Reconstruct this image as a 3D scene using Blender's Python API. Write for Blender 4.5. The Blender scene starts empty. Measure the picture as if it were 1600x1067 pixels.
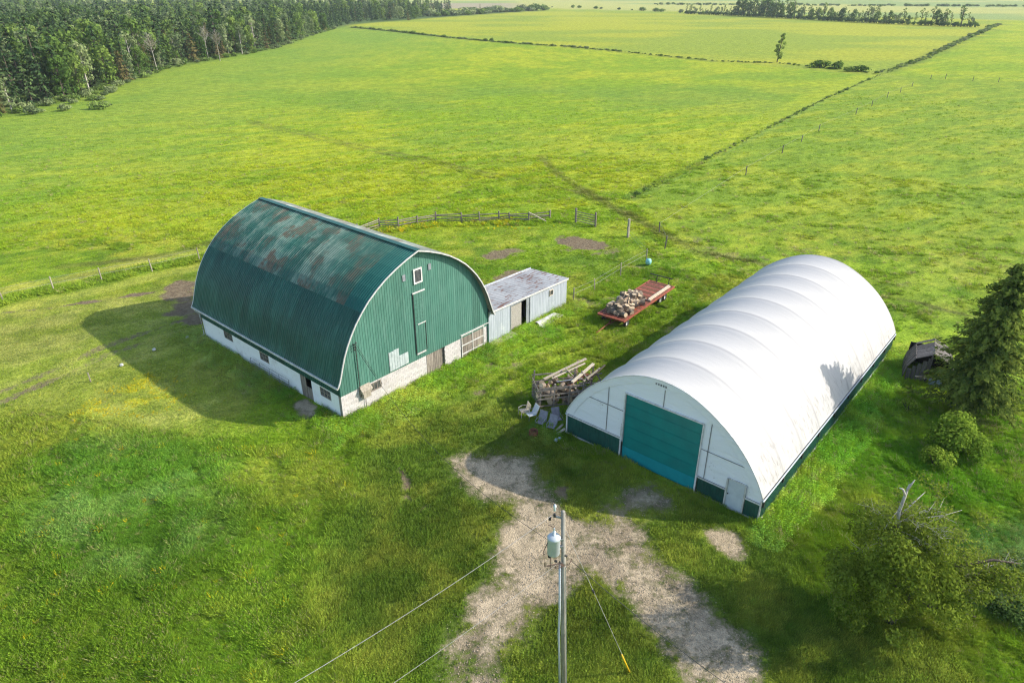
import bpy, math, random
import numpy as np
from mathutils import Vector, Matrix
R = math.radians
rnd = random.Random(7)
scene = bpy.context.scene
COL = scene.collection

# ------------------------------------------------------------------ camera, sky, sun, exposure
CAM_H = 27.0; PITCH = R(27.4); FOC = 1067.0
cam = bpy.data.cameras.new('camera'); cam.lens = 24.0; cam.sensor_width = 36.0
cam.clip_start = 0.5; cam.clip_end = 20000
cam_o = bpy.data.objects.new('camera', cam); COL.objects.link(cam_o)
cam_o.location = (0, 0, CAM_H); cam_o.rotation_euler = (math.pi/2 - PITCH, 0, 0)
scene.camera = cam_o
SUN_DIR = Vector((math.cos(R(3))*math.cos(R(32)), math.sin(R(3))*math.cos(R(32)), math.sin(R(32))))  # towards the sun
w = bpy.data.worlds.new('World'); scene.world = w; w.use_nodes = True
wn = w.node_tree; bg = wn.nodes['Background']
sky = wn.nodes.new('ShaderNodeTexSky'); sky.sky_type = 'NISHITA'; sky.sun_disc = False
sky.sun_elevation = R(32); sky.sun_rotation = R(90-3); sky.air_density = 1.0; sky.dust_density = 1.2
wn.links.new(sky.outputs[0], bg.inputs[0]); bg.inputs[1].default_value = 0.15
sun = bpy.data.lights.new('sun', 'SUN'); sun.energy = 3.4; sun.angle = R(0.6); sun.color = (1.0, 0.93, 0.82)
sun_o = bpy.data.objects.new('sun', sun); COL.objects.link(sun_o)
sun_o.rotation_euler = (-SUN_DIR).to_track_quat('-Z', 'Y').to_euler()
sun_o.location = (60, 0, 60)
scene.view_settings.view_transform = 'Standard'; scene.view_settings.look = 'None'
scene.view_settings.exposure = 0.95; scene.view_settings.gamma = 1.0
scene.view_settings.use_curve_mapping = False
scene.cycles.max_bounces = 6; scene.cycles.diffuse_bounces = 3; scene.cycles.transmission_bounces = 3
scene.cycles.volume_bounces = 0; scene.cycles.use_adaptive_sampling = False; scene.cycles.pixel_filter_type = 'BLACKMAN_HARRIS'; scene.cycles.filter_width = 1.2
try:
    scene.cycles.use_denoising = True; scene.cycles.denoising_input_passes = 'RGB_ALBEDO_NORMAL'; scene.cycles.denoising_prefilter = 'NONE'
except Exception: pass

# ------------------------------------------------------------------ survey: picture point -> place on the ground
cP, sP = math.cos(PITCH), math.sin(PITCH)
def ray(x, y):
    u = (x-800)/FOC; v = (y-533.5)/FOC
    return Vector((u, cP - v*sP, -(sP + v*cP)))
def G(x, y, z=0.0):
    d = ray(x, y); t = (z-CAM_H)/d.z
    return Vector((d.x*t, d.y*t, z))
def GX(pts): return [tuple(G(x, y)[:2]) for x, y in pts]

# ------------------------------------------------------------------ numpy noise
def _h(ix, iy, seed):
    n = (ix.astype(np.int64)*374761393 + iy.astype(np.int64)*668265263 + seed*1442695041) & 0xffffffff
    n = ((n ^ (n >> 13))*1274126177) & 0xffffffff
    return ((n ^ (n >> 16)) & 0xffff)/65535.0
def vn(x, y, s=0):
    ix = np.floor(x); iy = np.floor(y); fx = x-ix; fy = y-iy
    fx = fx*fx*(3-2*fx); fy = fy*fy*(3-2*fy)
    a = _h(ix, iy, s); b = _h(ix+1, iy, s); c = _h(ix, iy+1, s); d = _h(ix+1, iy+1, s)
    return (a*(1-fx)+b*fx)*(1-fy)+(c*(1-fx)+d*fx)*fy
def fbm(x, y, s=0, o=4):
    t = 0; a = .5; n = 0
    for i in range(o):
        t = t+a*vn(x*2**i+i*17.3, y*2**i-i*9.1, s+i); n += a; a *= .5
    return t/n
def sst(a, b, x):
    t = np.clip((x-a)/(b-a), 0, 1); return t*t*(3-2*t)
def dline(x, y, pts):
    d = np.full(x.shape, 1e9)
    for (ax, ay), (bx, by) in zip(pts[:-1], pts[1:]):
        dx, dy = bx-ax, by-ay; L = dx*dx+dy*dy+1e-9
        t = np.clip(((x-ax)*dx+(y-ay)*dy)/L, 0, 1)
        d = np.minimum(d, np.hypot(x-ax-t*dx, y-ay-t*dy))
    return d
def inside(x, y, poly):
    r = np.zeros(x.shape, bool); n = len(poly)
    for i in range(n):
        ax, ay = poly[i]; bx, by = poly[(i+1) % n]
        c = ((ay > y) != (by > y)) & (x < (bx-ax)*(y-ay)/(by-ay+1e-12)+ax)
        r ^= c
    return r
def sdist(x, y, poly):           # negative inside
    d = dline(x, y, poly+[poly[0]])
    return np.where(inside(x, y, poly), -d, d)

# ------------------------------------------------------------------ mesh helpers
class MB:
    def __init__(s): s.v = []; s.f = []
    def quad(s, a, b, c, d):
        n = len(s.v); s.v += [tuple(a), tuple(b), tuple(c), tuple(d)]; s.f.append((n, n+1, n+2, n+3)); return s
    def box(s, x0, x1, y0, y1, z0, z1):
        n = len(s.v)
        s.v += [(x0,y0,z0),(x1,y0,z0),(x1,y1,z0),(x0,y1,z0),(x0,y0,z1),(x1,y0,z1),(x1,y1,z1),(x0,y1,z1)]
        s.f += [(n+a,n+b,n+c,n+d) for a,b,c,d in ((0,3,2,1),(4,5,6,7),(0,1,5,4),(1,2,6,5),(2,3,7,6),(3,0,4,7))]
        return s
    def bar(s, p0, p1, w, h, up=(0,0,1)):
        p0 = Vector(p0); p1 = Vector(p1); d = (p1-p0).normalized(); up = Vector(up)
        x = d.cross(up)
        if x.length < 1e-4: x = d.cross(Vector((1,0,0)))
        x.normalize(); z = x.cross(d).normalized(); n = len(s.v)
        for p in (p0, p1):
            for a, b in ((-1,-1),(1,-1),(1,1),(-1,1)): s.v.append(tuple(p+x*(a*w/2)+z*(b*h/2)))
        s.f += [(n+a,n+b,n+c,n+e) for a,b,c,e in ((0,1,2,3),(7,6,5,4),(0,4,5,1),(1,5,6,2),(2,6,7,3),(3,7,4,0))]
        return s
    def tube(s, pts, rad, n=8, cap=True):
        pts = [Vector(p) for p in pts]
        if not isinstance(rad, (list, tuple)): rad = [rad]*len(pts)
        base = len(s.v)
        for i, p in enumerate(pts):
            d = (pts[min(i+1, len(pts)-1)]-pts[max(i-1, 0)]).normalized()
            a = d.cross(Vector((0,0,1)))
            if a.length < 1e-3: a = d.cross(Vector((1,0,0)))
            a.normalize(); b = d.cross(a)
            for k in range(n):
                t = 2*math.pi*k/n
                s.v.append(tuple(p+(a*math.cos(t)+b*math.sin(t))*rad[i]))
        for i in range(len(pts)-1):
            for k in range(n):
                q = base+i*n; s.f.append((q+k, q+(k+1) % n, q+n+(k+1) % n, q+n+k))
        if cap:
            s.f.append(tuple(base+k for k in range(n))[::-1]); q = base+(len(pts)-1)*n
            s.f.append(tuple(q+k for k in range(n)))
        return s
    def lathe(s, prof, n=16, c=(0,0,0)):
        base = len(s.v)
        for r, z in prof:
            for k in range(n):
                t = 2*math.pi*k/n; s.v.append((c[0]+r*math.cos(t), c[1]+r*math.sin(t), c[2]+z))
        for i in range(len(prof)-1):
            for k in range(n):
                q = base+i*n; s.f.append((q+k, q+(k+1) % n, q+n+(k+1) % n, q+n+k))
        return s
    def mesh(s, name, mat, smooth=False):
        me = bpy.data.meshes.new(name); me.from_pydata(s.v, [], s.f); me.update()
        if mat: me.materials.append(mat)
        if smooth: me.polygons.foreach_set('use_smooth', [True]*len(me.polygons))
        return me
    def build(s, name, mat, parent=None, smooth=False, loc=None):
        return link(name, s.mesh(name, mat, smooth), parent, loc)
def link(name, me, parent=None, loc=None, rot=None, scale=None):
    o = bpy.data.objects.new(name, me); COL.objects.link(o)
    if parent: o.parent = parent
    if loc is not None: o.location = loc
    if rot is not None: o.rotation_euler = rot
    if scale is not None: o.scale = scale
    return o
def tag(o, label=None, cat=None, group=None, kind=None):
    if label: o['label'] = label
    if cat: o['category'] = cat
    if group: o['group'] = group
    if kind: o['kind'] = kind
    return o
def empty(name, loc=(0,0,0), rz=0.0):
    return link(name, None, None, loc, (0,0,rz))
def copy_tree(root, loc=None, rot=None, scale=None, label=None):
    r = root.copy(); COL.objects.link(r)
    if loc is not None: r.location = loc
    if rot is not None: r.rotation_euler = rot
    if scale is not None: r.scale = scale
    if label: r['label'] = label
    for ch in KIDS.get(root.name, []):
        c = ch.copy(); COL.objects.link(c); c.parent = r
    return r
KIDS = {}
def np_mesh(name, verts, faces, mat=None):
    me = bpy.data.meshes.new(name)
    verts = np.asarray(verts, np.float32); faces = np.asarray(faces, np.int32); k = faces.shape[1]
    me.vertices.add(len(verts)); me.vertices.foreach_set('co', verts.ravel())
    me.loops.add(faces.size); me.loops.foreach_set('vertex_index', faces.ravel())
    me.polygons.add(len(faces)); me.polygons.foreach_set('loop_start', np.arange(0, faces.size, k, dtype=np.int32))
    me.polygons.foreach_set('loop_total', np.full(len(faces), k, np.int32))
    me.update(calc_edges=True)
    if mat: me.materials.append(mat)
    return me

# ------------------------------------------------------------------ material helpers
class NT:
    def __init__(s, name, rough=.8, spec=.3, metal=0):
        s.m = bpy.data.materials.new(name); s.m.use_nodes = True; s.t = s.m.node_tree
        s.b = s.t.nodes['Principled BSDF']; s.b.inputs['Roughness'].default_value = rough
        s.b.inputs['Specular IOR Level'].default_value = spec; s.b.inputs['Metallic'].default_value = metal
    def n(s, t, **k):
        o = s.t.nodes.new(t)
        for a, b in k.items(): setattr(o, a, b)
        return o
    def put(s, sock, v):
        if isinstance(v, bpy.types.NodeSocket): s.t.links.new(v, sock)
        elif isinstance(v, (tuple, list)) and sock.type == 'RGBA' and len(v) == 3: sock.default_value = (*v, 1)
        else: sock.default_value = v
    def pos(s, origin=(0,0,0), rz=0, scale=(1,1,1)):
        g = s.n('ShaderNodeNewGeometry'); m = s.n('ShaderNodeMapping', vector_type='TEXTURE')
        s.t.links.new(g.outputs['Position'], m.inputs[0])
        m.inputs['Location'].default_value = origin; m.inputs['Rotation'].default_value = (0,0,rz)
        m.inputs['Scale'].default_value = scale
        return m.outputs[0]
    def objpos(s, scale=(1,1,1)):
        g = s.n('ShaderNodeTexCoord'); m = s.n('ShaderNodeMapping', vector_type='TEXTURE')
        s.t.links.new(g.outputs['Object'], m.inputs[0]); m.inputs['Scale'].default_value = scale
        return m.outputs[0]
    def noise(s, vec, scale=1, detail=4, rough=.6, dist=0):
        o = s.n('ShaderNodeTexNoise'); s.put(o.inputs['Vector'], vec)
        for a, b in (('Scale', scale), ('Detail', detail), ('Roughness', rough), ('Distortion', dist)): o.inputs[a].default_value = b
        return o.outputs['Fac']
    def ramp(s, f, a, b, lo=0., hi=1.):
        o = s.n('ShaderNodeMapRange'); o.interpolation_type = 'SMOOTHSTEP'
        s.put(o.inputs['Value'], f); o.inputs['From Min'].default_value = a; o.inputs['From Max'].default_value = b
        o.inputs['To Min'].default_value = lo; o.inputs['To Max'].default_value = hi
        return o.outputs['Result']
    def mix(s, f, a, b, mode='MIX'):
        o = s.n('ShaderNodeMix', data_type='RGBA', blend_type=mode)
        s.put(o.inputs[0], f); s.put(o.inputs[6], a); s.put(o.inputs[7], b)
        return o.outputs[2]
    def math(s, op, a, b=0.):
        o = s.n('ShaderNodeMath', operation=op); s.put(o.inputs[0], a); s.put(o.inputs[1], b)
        return o.outputs[0]
    def attr(s, name, typ='GEOMETRY'):
        o = s.n('ShaderNodeAttribute', attribute_type=typ, attribute_name=name); return o
    def bump(s, h, strength=.5, dist=.05):
        o = s.n('ShaderNodeBump'); o.inputs['Strength'].default_value = strength; o.inputs['Distance'].default_value = dist
        s.put(o.inputs['Height'], h); s.t.links.new(o.outputs[0], s.b.inputs['Normal'])
    def col(s, c): s.put(s.b.inputs['Base Color'], c); return s.m
    def rnd(s): return s.n('ShaderNodeObjectInfo').outputs['Random']
def simple(name, c, c2=None, rough=.8, scale=6., spec=.3, metal=0, bump=0., stretch=(1,1,1)):
    t = NT(name, rough, spec, metal); v = t.pos(scale=stretch)
    c2 = c2 or tuple(k*.6 for k in c)
    n = t.noise(v, scale, 5, .65)
    if bump: t.bump(n, bump, .03)
    col = t.mix(t.ramp(n, .35, .68), c, c2)
    col = t.mix(.5, col, t.mix(t.rnd(), (.65,.65,.65), (1.35,1.35,1.35)), 'MULTIPLY')
    return t.col(col)

# ================================================================== GROUND
# ---- outlines of the land, surveyed
POLY = dict(
 gravel=[(716,722),(735,708),(790,705),(840,712),(856,735),(850,768),(905,792),(955,782),(985,738),(1025,748),(1070,772),(1062,800),(1000,812),(1010,835),(1050,880),(1095,925),(1150,985),(1185,1040),(1230,1100),(1075,1100),(1060,1040),(1020,985),(975,935),(930,915),(880,935),(840,975),(805,1030),(785,1100),(690,1100),(705,1000),(735,930),(775,905),(768,850),(790,805),(765,775),(735,752)],
 gravel2=[(1098,830),(1125,822),(1155,832),(1172,860),(1165,880),(1140,872),(1112,850)],
 doorstone=[(455,632),(480,622),(495,640),(490,655),(470,652)],
 mud=[(250,448),(285,436),(312,440),(312,505),(290,502),(265,492),(262,475)],
 mud2=[(872,376),(890,367),(930,378),(965,388),(960,395),(915,392),(885,384)],
 mud3=[(745,400),(790,388),(812,392),(800,400),(760,408)],
 mud4=[(758,442),(790,425),(830,420),(840,425),(790,445),(766,455)],
 yellow=[(185,605),(225,578),(262,592),(270,618),(240,640),(170,640),(130,650)],
 pasture=[(985,312),(1130,240),(1250,175),(1375,117),(1600,127),(1800,140),(2600,420),(1600,760),(1395,540),(1100,400)],
 lawn=[(760,1100),(560,1100),(480,960),(500,860),(560,760),(560,690),(640,640),(760,600),(880,700),(1000,740),(1180,830),(1240,860),(1300,960),(1450,985),(1560,1100)],
 weeds=[(60,740),(110,700),(230,680),(330,720),(350,790),(330,850),(250,900),(120,890),(40,830)],
 weedsR=[(1465,860),(1520,820),(1640,800),(1700,1050),(1600,985),(1540,960),(1480,940)],
)
POLY = {k: GX(v) for k, v in POLY.items()}
PASTURE = POLY['pasture']
PATHS = dict(
 track_a=[(-40,625),(0,612),(50,592),(90,576),(150,545),(215,520),(270,505)],
 track_b=[(-40,640),(0,628),(60,603),(100,588),(160,556),(240,528),(290,515)],
 path_c=[(-40,495),(0,490),(80,482),(140,473),(200,462),(262,452)],
 t_d1=[(390,190),(480,208),(560,228),(640,244),(700,256),(770,272),(850,290),(930,306)],
 t_d2=[(388,193),(475,212),(555,232),(635,249),(700,261),(765,277),(845,296)],
 t_e=[(845,245),(870,272),(900,292),(940,312),(985,338),(1030,365),(1075,385),(1100,398)],
 t_e2=[(905,300),(960,326),(1000,340),(1050,372),(1090,383),(1140,402),(1200,412)],
 t_f=[(1375,462),(1420,472),(1480,486),(1560,506),(1640,525)],
 t_f0=[(1110,395),(1160,405),(1205,415)],
 t_g=[(100,418),(200,408),(270,396),(330,378)],
 t_g2=[(100,436),(190,425),(260,412),(320,398)],
 strip=[(-20,480),(40,462),(90,455),(150,442),(230,420),(320,402)],
 wag1=[(740,640),(780,600),(860,555),(930,535),(1000,500),(1060,465),(1090,420)],
 wag2=[(700,620),(760,580),(840,540),(900,520)],
 rut1=[(715,1110),(722,1050),(748,985),(785,925),(840,868),(900,822),(975,780),(1020,758)],
 rut2=[(768,1110),(772,1060),(790,1010),(822,962),(872,915),(935,860),(1010,800),(1050,775)],
 rut3=[(1175,1110),(1140,1030),(1095,960),(1040,900),(975,845),(890,805),(800,770)],
 rut4=[(1110,1110),(1085,1050),(1045,985),(995,925),(940,880),(860,850),(790,800)],
 mid1=[(742,1110),(745,1060),(765,1000),(800,945),(850,895),(920,850)],
 mid2=[(1140,1110),(1110,1040),(1070,975),(1020,910),(960,860),(900,820)],
 hedge=[(548,43),(620,50),(700,59),(800,68),(880,73),(960,80),(1040,88),(1120,96),(1215,99),(1300,108),(1375,115)],
 hedge2=[(1375,115),(1430,97),(1480,74),(1530,52),(1562,38)],
 dstrip=[(985,310),(1040,282),(1100,250),(1160,222),(1220,190),(1290,155),(1375,117)],
)
PATHS = {k: GX(v) for k, v in PATHS.items()}
BARN_O = Vector((-11.857, 40.186, 0)); BARN_A = R(49.09); BW, BL = 14.95, 19.55
Q_O = Vector((3.673, 38.55, 0)); Q_A = R(-40.56); QW, QL = 13.55, 27.3
def loc_xy(x, y, o, a):
    dx, dy = x-o.x, y-o.y; return dx*math.cos(a)+dy*math.sin(a), -dx*math.sin(a)+dy*math.cos(a)
def bdist(x, y, o, a, x0, x1, y0, y1):
    u, v = loc_xy(x, y, o, a)
    return np.maximum(np.maximum(x0-u, u-x1), np.maximum(y0-v, v-y1))

def survey(x, y):
    """macro colour and masks of the land at world x, y"""
    a = fbm(x/28, y/28, 3); b = fbm(x/7, y/7, 11); c = fbm(x/1.8, y/1.8, 21)
    ux = x*.85+y*.5; uy = -x*.5+y*.85
    st = fbm(ux/9, uy/2.2, 31)
    def C(r, g, bb): return np.stack([np.full(x.shape, r), np.full(x.shape, g), np.full(x.shape, bb)], -1)
    def lerp(p, q, t): return p+(q-p)*t[..., None]
    hay = lerp(C(.125,.195,.014), C(.215,.245,.018), sst(.35,.68,st*.5+a*.5))
    hay = lerp(hay, C(.095,.160,.020), sst(.52,.75,b)*.25)
    # soft cloud shadow painted as a darker green belt mid-field; cooler green at the left
    belt = np.exp(-((y-185-.25*x)/55)**2)*sst(-150,0,x)*sst(160,60,x)
    hay = lerp(hay, C(.080,.150,.028), belt*.55*sst(.3,.65,fbm(x/35,y/18,77)))
    hay = lerp(hay, C(.105,.175,.035), sst(-20,-110,x-(y-150)*.1)*.6)
    col = hay
    pd = sdist(x, y, PASTURE)
    pas = lerp(C(.112,.175,.018), C(.175,.215,.022), sst(.38,.66,b*.4+st*.6))
    pas = lerp(pas, C(.27,.27,.07), sst(.55,.72,fbm(x/5,y/3,61))*sst(95,60,y)*.55)
    col = lerp(col, pas, sst(1.5,-1.5,pd))
    # near ground, this side of the rail fence
    near = sst(5,-5,y-(82+.02*x)-4*(b-.5)*0)*sst(75,25,x)
    yard = lerp(C(.120,.180,.014), C(.20,.215,.03), sst(.4,.7,b*.5+c*.5))
    yard = lerp(yard, C(.065,.125,.012), sst(.5,.72,fbm(x/3,y/3,41))*.7)
    col = lerp(col, yard, near)
    # left paddock paler
    pk = sst(3,-3,y-(58+(x+46)*.55))*sst(-16,-24,x)*sst(38,42,y+.2*(x+40))
    col = lerp(col, lerp(C(.17,.19,.035), C(.24,.235,.07), sst(.35,.65,c*.5+st*.5)), pk*.8)
    # left meadow in the foreground
    md = sst(40,34,y+.25*(x+20))*sst(-4,-10,x)
    mead = lerp(C(.115,.175,.018), C(.205,.235,.034), sst(.4,.66,b*.6+c*.4))
    col = lerp(col, mead, md)
    wd = sst(2.5,-2.5,sdist(x,y,POLY['weeds'])+4*(b-.5))
    col = lerp(col, lerp(C(.082,.165,.020), C(.15,.235,.060), sst(.45,.7,fbm(x/2.2,y/2.2,51))), wd*.8)
    # mown lawn
    ld = sst(2.,-2.,sdist(x,y,POLY['lawn'])+3*(b-.5))
    lw = lerp(C(.066,.100,.014), C(.135,.150,.024), sst(.38,.68,b*.35+c*.65))
    lw = lerp(lw, C(.135,.150,.026), sst(14,19,x)*sst(26,20,y)*.7)
    col = lerp(col, lw, ld)
    # right side, long grass between the shelter and the trees
    rt = sst(1.5,-1.5,22.5-x+(y-32)*-.75)*sst(52,46,y)
    rg = lerp(C(.085,.165,.012), C(.17,.215,.022), sst(.4,.68,b*.6+c*.4))
    col = lerp(col, rg, rt)
    wr = sst(1.,-1.,sdist(x,y,POLY['weedsR'])+2*(c-.5))
    col = lerp(col, lerp(C(.060,.115,.018), C(.12,.175,.045), sst(.4,.65,c)), wr)
    # yellow flowers
    yf = sst(1.,-1.5,sdist(x,y,POLY['yellow'])+5*(c-.5))
    col = lerp(col, C(.33,.30,.02), yf*.6*sst(.40,.60,fbm(x/.9,y/.9,71)))
    # tracks
    mud = np.zeros(x.shape)
    for k, hw, so, vv in (('track_a',.25,.6,.56),('track_b',.2,.6,.50),('path_c',.15,.4,.8),('t_d1',.2,.6,.40),('t_d2',.2,.6,.36),('t_e',.3,1.0,.42),
                     ('t_e2',.3,1.0,.32),('t_f',.15,.5,.75),('t_f0',.2,.6,.7),('t_g',.4,.8,.5),('t_g2',.3,.8,.35)):
        d = dline(x, y, PATHS[k]); m = sst(hw+so,hw-.1,d+(c-.5)*1.2)*vv*(.4+1.2*np.clip(b,0,1))
        if k[0] == 't' and k[1] == '_': col = lerp(col, C(.085,.095,.025), np.clip(m*1.6,0,1))
        else: mud = np.maximum(mud, m)
    for k in ('mud','mud2','mud3','mud4'):
        mud = np.maximum(mud, sst(.8,-.8,sdist(x,y,POLY[k])+3.2*(c-.5))*(.85 if k in('mud','mud2') else .7))
    rut = np.zeros(x.shape)
    for k in ('rut1','rut2','rut3','rut4'): rut = np.maximum(rut, sst(.45,.1,dline(x,y,PATHS[k])+.7*(c-.5))*sst(.35,.6,b))
    # scattered bare spots on the yard
    mud = np.maximum(mud, sst(.66,.76,fbm(x/2.3,y/2.3,91))*ld*sst(27,33,y)*.75)
    mud = np.maximum(mud, sst(.68,.76,fbm(x/2.8,y/2.0,93))*near*sst(40,46,y)*(x > -6)*(1-ld)*.5)
    d = dline(x, y, PATHS['strip'])
    col = lerp(col, C(.125,.185,.022), sst(2.2,.6,d)*.7)
    mow = sst(1.6,.4,np.abs(dline(x, y, PATHS['strip'])-2.6)); col = lerp(col, C(.27,.27,.07), mow*.5*sst(-26,-34,x*1.0))
    d = dline(x, y, PATHS['dstrip']); col = lerp(col, C(.10,.165,.045), sst(1.8,.5,d)*.6)
    col = lerp(col, C(.20,.24,.02), sst(4.5,2.5,np.abs(d-3.))*.5*sst(95,110,y)*(pd > 0))
    d = np.minimum(dline(x, y, PATHS['hedge']), dline(x, y, PATHS['hedge2'])+1)
    col = lerp(col, C(.06,.09,.03), sst(4.5,1.5,d+2*(b-.5))*.9)
    # far fields
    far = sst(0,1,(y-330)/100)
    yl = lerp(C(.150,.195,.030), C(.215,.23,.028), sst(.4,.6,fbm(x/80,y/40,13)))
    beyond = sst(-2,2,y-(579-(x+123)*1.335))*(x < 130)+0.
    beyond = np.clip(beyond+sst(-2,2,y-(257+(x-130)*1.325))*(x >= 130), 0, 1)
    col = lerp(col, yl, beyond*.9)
    gy = sst(-10,10,y-(1074-(x-63)*.94))
    col = lerp(col, lerp(C(.15,.20,.075), C(.24,.25,.09), sst(.45,.55,fbm(x/400,y/160,15))), gy)
    pl = sst(0,20,y-1060)*sst(1500,1400,y)*sst(40,-20,x)*sst(-420,-380,x)
    col = lerp(col, C(.21,.185,.15), pl)
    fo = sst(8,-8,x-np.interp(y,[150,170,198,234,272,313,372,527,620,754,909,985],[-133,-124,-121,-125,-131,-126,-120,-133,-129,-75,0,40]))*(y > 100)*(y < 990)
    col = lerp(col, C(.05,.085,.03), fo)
    # gravel
    gr = np.maximum(sst(1.5,-2.1,sdist(x,y,POLY['gravel'])+3.0*(c-.5)+2.4*(b-.5)), sst(.5,-.5,sdist(x,y,POLY['gravel2'])+1.*(c-.5)))
    gr = np.maximum(gr, sst(.4,-.4,sdist(x,y,POLY['doorstone'])+.8*(c-.5)))
    gr = gr*(1-.32*sst(.50,.68,fbm(x/.9,y/.7,97)))*(1-.18*sst(.4,.7,fbm(x/4,y/3,98)))
    for k in ('mid1','mid2'): gr = gr*(1-.40*sst(.9,.1,dline(x,y,PATHS[k])+1.2*(c-.5))*sst(.4,.6,b))
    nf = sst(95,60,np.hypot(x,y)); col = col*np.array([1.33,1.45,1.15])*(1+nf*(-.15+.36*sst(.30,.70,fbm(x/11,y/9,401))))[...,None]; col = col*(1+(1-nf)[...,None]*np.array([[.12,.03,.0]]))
    mud = np.maximum(mud*(1-sst(.2,.5,gr)), rut*.8*sst(.2,.5,gr))
    return col, np.clip(gr,0,1), np.clip(mud,0,1), ld

def axis(near0, near1, step, lo, hi, grow):
    mid = list(np.arange(near0, near1, step)); out = []; s = step; p = mid[-1]
    while p < hi: s *= grow; p += s; out.append(p)
    inn = []; s = step; p = near0
    while p > lo: s *= grow; p -= s; inn.append(p)
    return np.array(inn[::-1]+mid+out)
xs = axis(-50, 52, .4, -6000, 6000, 1.045)
ys = list(np.arange(12, 92, .4)); p = ys[-1]
while p < 6000: p += max(.4, p*p/21000.0); ys.append(p)
pre = []; s = .5; p = 12
while p > -300: s *= 1.3; p -= s; pre.append(p)
ys = np.array(pre[::-1]+ys)
gx, gy = np.meshgrid(xs, ys)
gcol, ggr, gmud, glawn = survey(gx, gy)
def relief(x, y):
    k = sst(400, 120, np.hypot(x, y))
    bd = np.minimum(bdist(x,y,BARN_O,BARN_A,0,26,0,BL), bdist(x,y,Q_O,Q_A,0,QW,0,QL))
    return ((fbm(x/9,y/9,5)-.5)*.5+(fbm(x/2.2,y/2.2,6)-.5)*.16)*k*sst(0,5,bd)+.0
gz = relief(gx, gy)-ggr*.03-gmud*.05
nx, ny = len(xs), len(ys)
idx = np.arange(nx*ny).reshape(ny, nx)
faces = np.stack([idx[:-1,:-1], idx[:-1,1:], idx[1:,1:], idx[1:,:-1]], -1).reshape(-1, 4)

def gravel_rgb(t, v):
    vo = t.n('ShaderNodeTexVoronoi'); t.put(vo.inputs['Vector'], v); vo.inputs['Scale'].default_value = 17
    peb = t.mix(.5, vo.outputs['Color'], (.5,.5,.5))
    n = t.noise(v, .9, 5, .7)
    c = t.mix(t.ramp(n,.35,.68), (.41,.335,.23), (.28,.23,.155))
    sep = t.n('ShaderNodeSeparateColor'); t.put(sep.inputs[0], vo.outputs['Color']); g1 = t.ramp(sep.outputs[0], 0, 1, .55, 1.45); c = t.mix(.8, c, t.mix(g1, (.45,.45,.45), (1.,1.,1.)), 'MULTIPLY'); c = t.mix(1., c, (1.22,1.20,1.16), 'MULTIPLY')
    return c, vo.outputs['Distance']
def ground_material():
    t = NT('ground', .95, .1); v = t.pos()
    g = t.attr('gcol').outputs['Color']; gr = t.attr('grav').outputs['Fac']; mu = t.attr('mud').outputs['Fac']; lw = t.attr('lawn').outputs['Fac']
    n1 = t.noise(v, .55, 5, .7); n2 = t.noise(v, 3.2, 4, .7)
    sv = t.n('ShaderNodeMapping', vector_type='TEXTURE'); t.t.links.new(v, sv.inputs[0])
    sv.inputs['Rotation'].default_value = (0,0,R(35)); sv.inputs['Scale'].default_value = (3.2,.8,1)
    n3 = t.noise(sv.outputs[0], .6, 6, .72); n4 = t.noise(v, 9., 3, .7)
    k = t.math('ADD', t.math('MULTIPLY', t.ramp(n1,.3,.7), .35), t.math('MULTIPLY', t.ramp(n3,.3,.7), .35))
    k = t.math('ADD', k, t.math('MULTIPLY', t.ramp(n2,.3,.7), .22)); k = t.math('ADD', k, t.math('MULTIPLY', t.ramp(n4,.3,.7), .2))
    grass = t.mix(1., g, t.mix(t.ramp(k,.15,.95), (.56,.62,.55), (1.40,1.30,1.3)), 'MULTIPLY')
    # dry stems show through here and there
    dry = t.ramp(t.noise(v, 1.7, 5, .75), .60, .74)
    grass = t.mix(t.math('MULTIPLY', dry, .38), grass, (.23,.21,.095))
    fade = t.n('ShaderNodeCameraData')
    peb, dist = gravel_rgb(t, v)
    f = t.math('ADD', gr, t.math('MULTIPLY', t.math('SUBTRACT', t.noise(v, 1.9, 7, .85), .5), 2.3))
    gf = t.math('MULTIPLY', t.ramp(f, .20, .78), t.ramp(t.math('ADD', t.noise(v, 7., 5, .8), gr), .66, 1.0))
    mudc = t.mix(t.ramp(t.noise(v, 2.2, 6, .75), .35, .7), (.15,.108,.066), (.23,.185,.115))
    mf = t.ramp(t.math('ADD', mu, t.math('MULTIPLY', t.math('SUBTRACT', t.noise(v, 2.9, 6, .8), .5), 1.3)), .30, .70)
    peb = t.mix(t.math('MULTIPLY', mu, .75), peb, (.17,.13,.085))
    c = t.mix(t.math('MULTIPLY', mf, t.math('SUBTRACT', 1., t.ramp(gr, .2, .5))), grass, mudc); c = t.mix(gf, c, peb)
    h = t.math('ADD', t.math('MULTIPLY', n2, .8), t.math('ADD', t.math('MULTIPLY', n3, 1.2), t.math('MULTIPLY', n4, .35)))
    t.bump(t.mix(gf, h, t.math('MULTIPLY', dist, .12)), .7, .30)
    return t.col(c)
G_MAT = ground_material()
def add_attrs(me, col, **sc):
    a = me.attributes.new('gcol', 'FLOAT_COLOR', 'POINT'); n = len(me.vertices)
    a.data.foreach_set('color', np.concatenate([col.reshape(-1,3), np.ones((n,1))], 1).astype(np.float32).ravel())
    for k, v in sc.items():
        a = me.attributes.new(k, 'FLOAT', 'POINT'); a.data.foreach_set('value', v.astype(np.float32).ravel())
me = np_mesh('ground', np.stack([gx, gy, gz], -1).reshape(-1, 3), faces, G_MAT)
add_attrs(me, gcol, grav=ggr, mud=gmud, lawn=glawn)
me.polygons.foreach_set('use_smooth', [True]*len(me.polygons))
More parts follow.
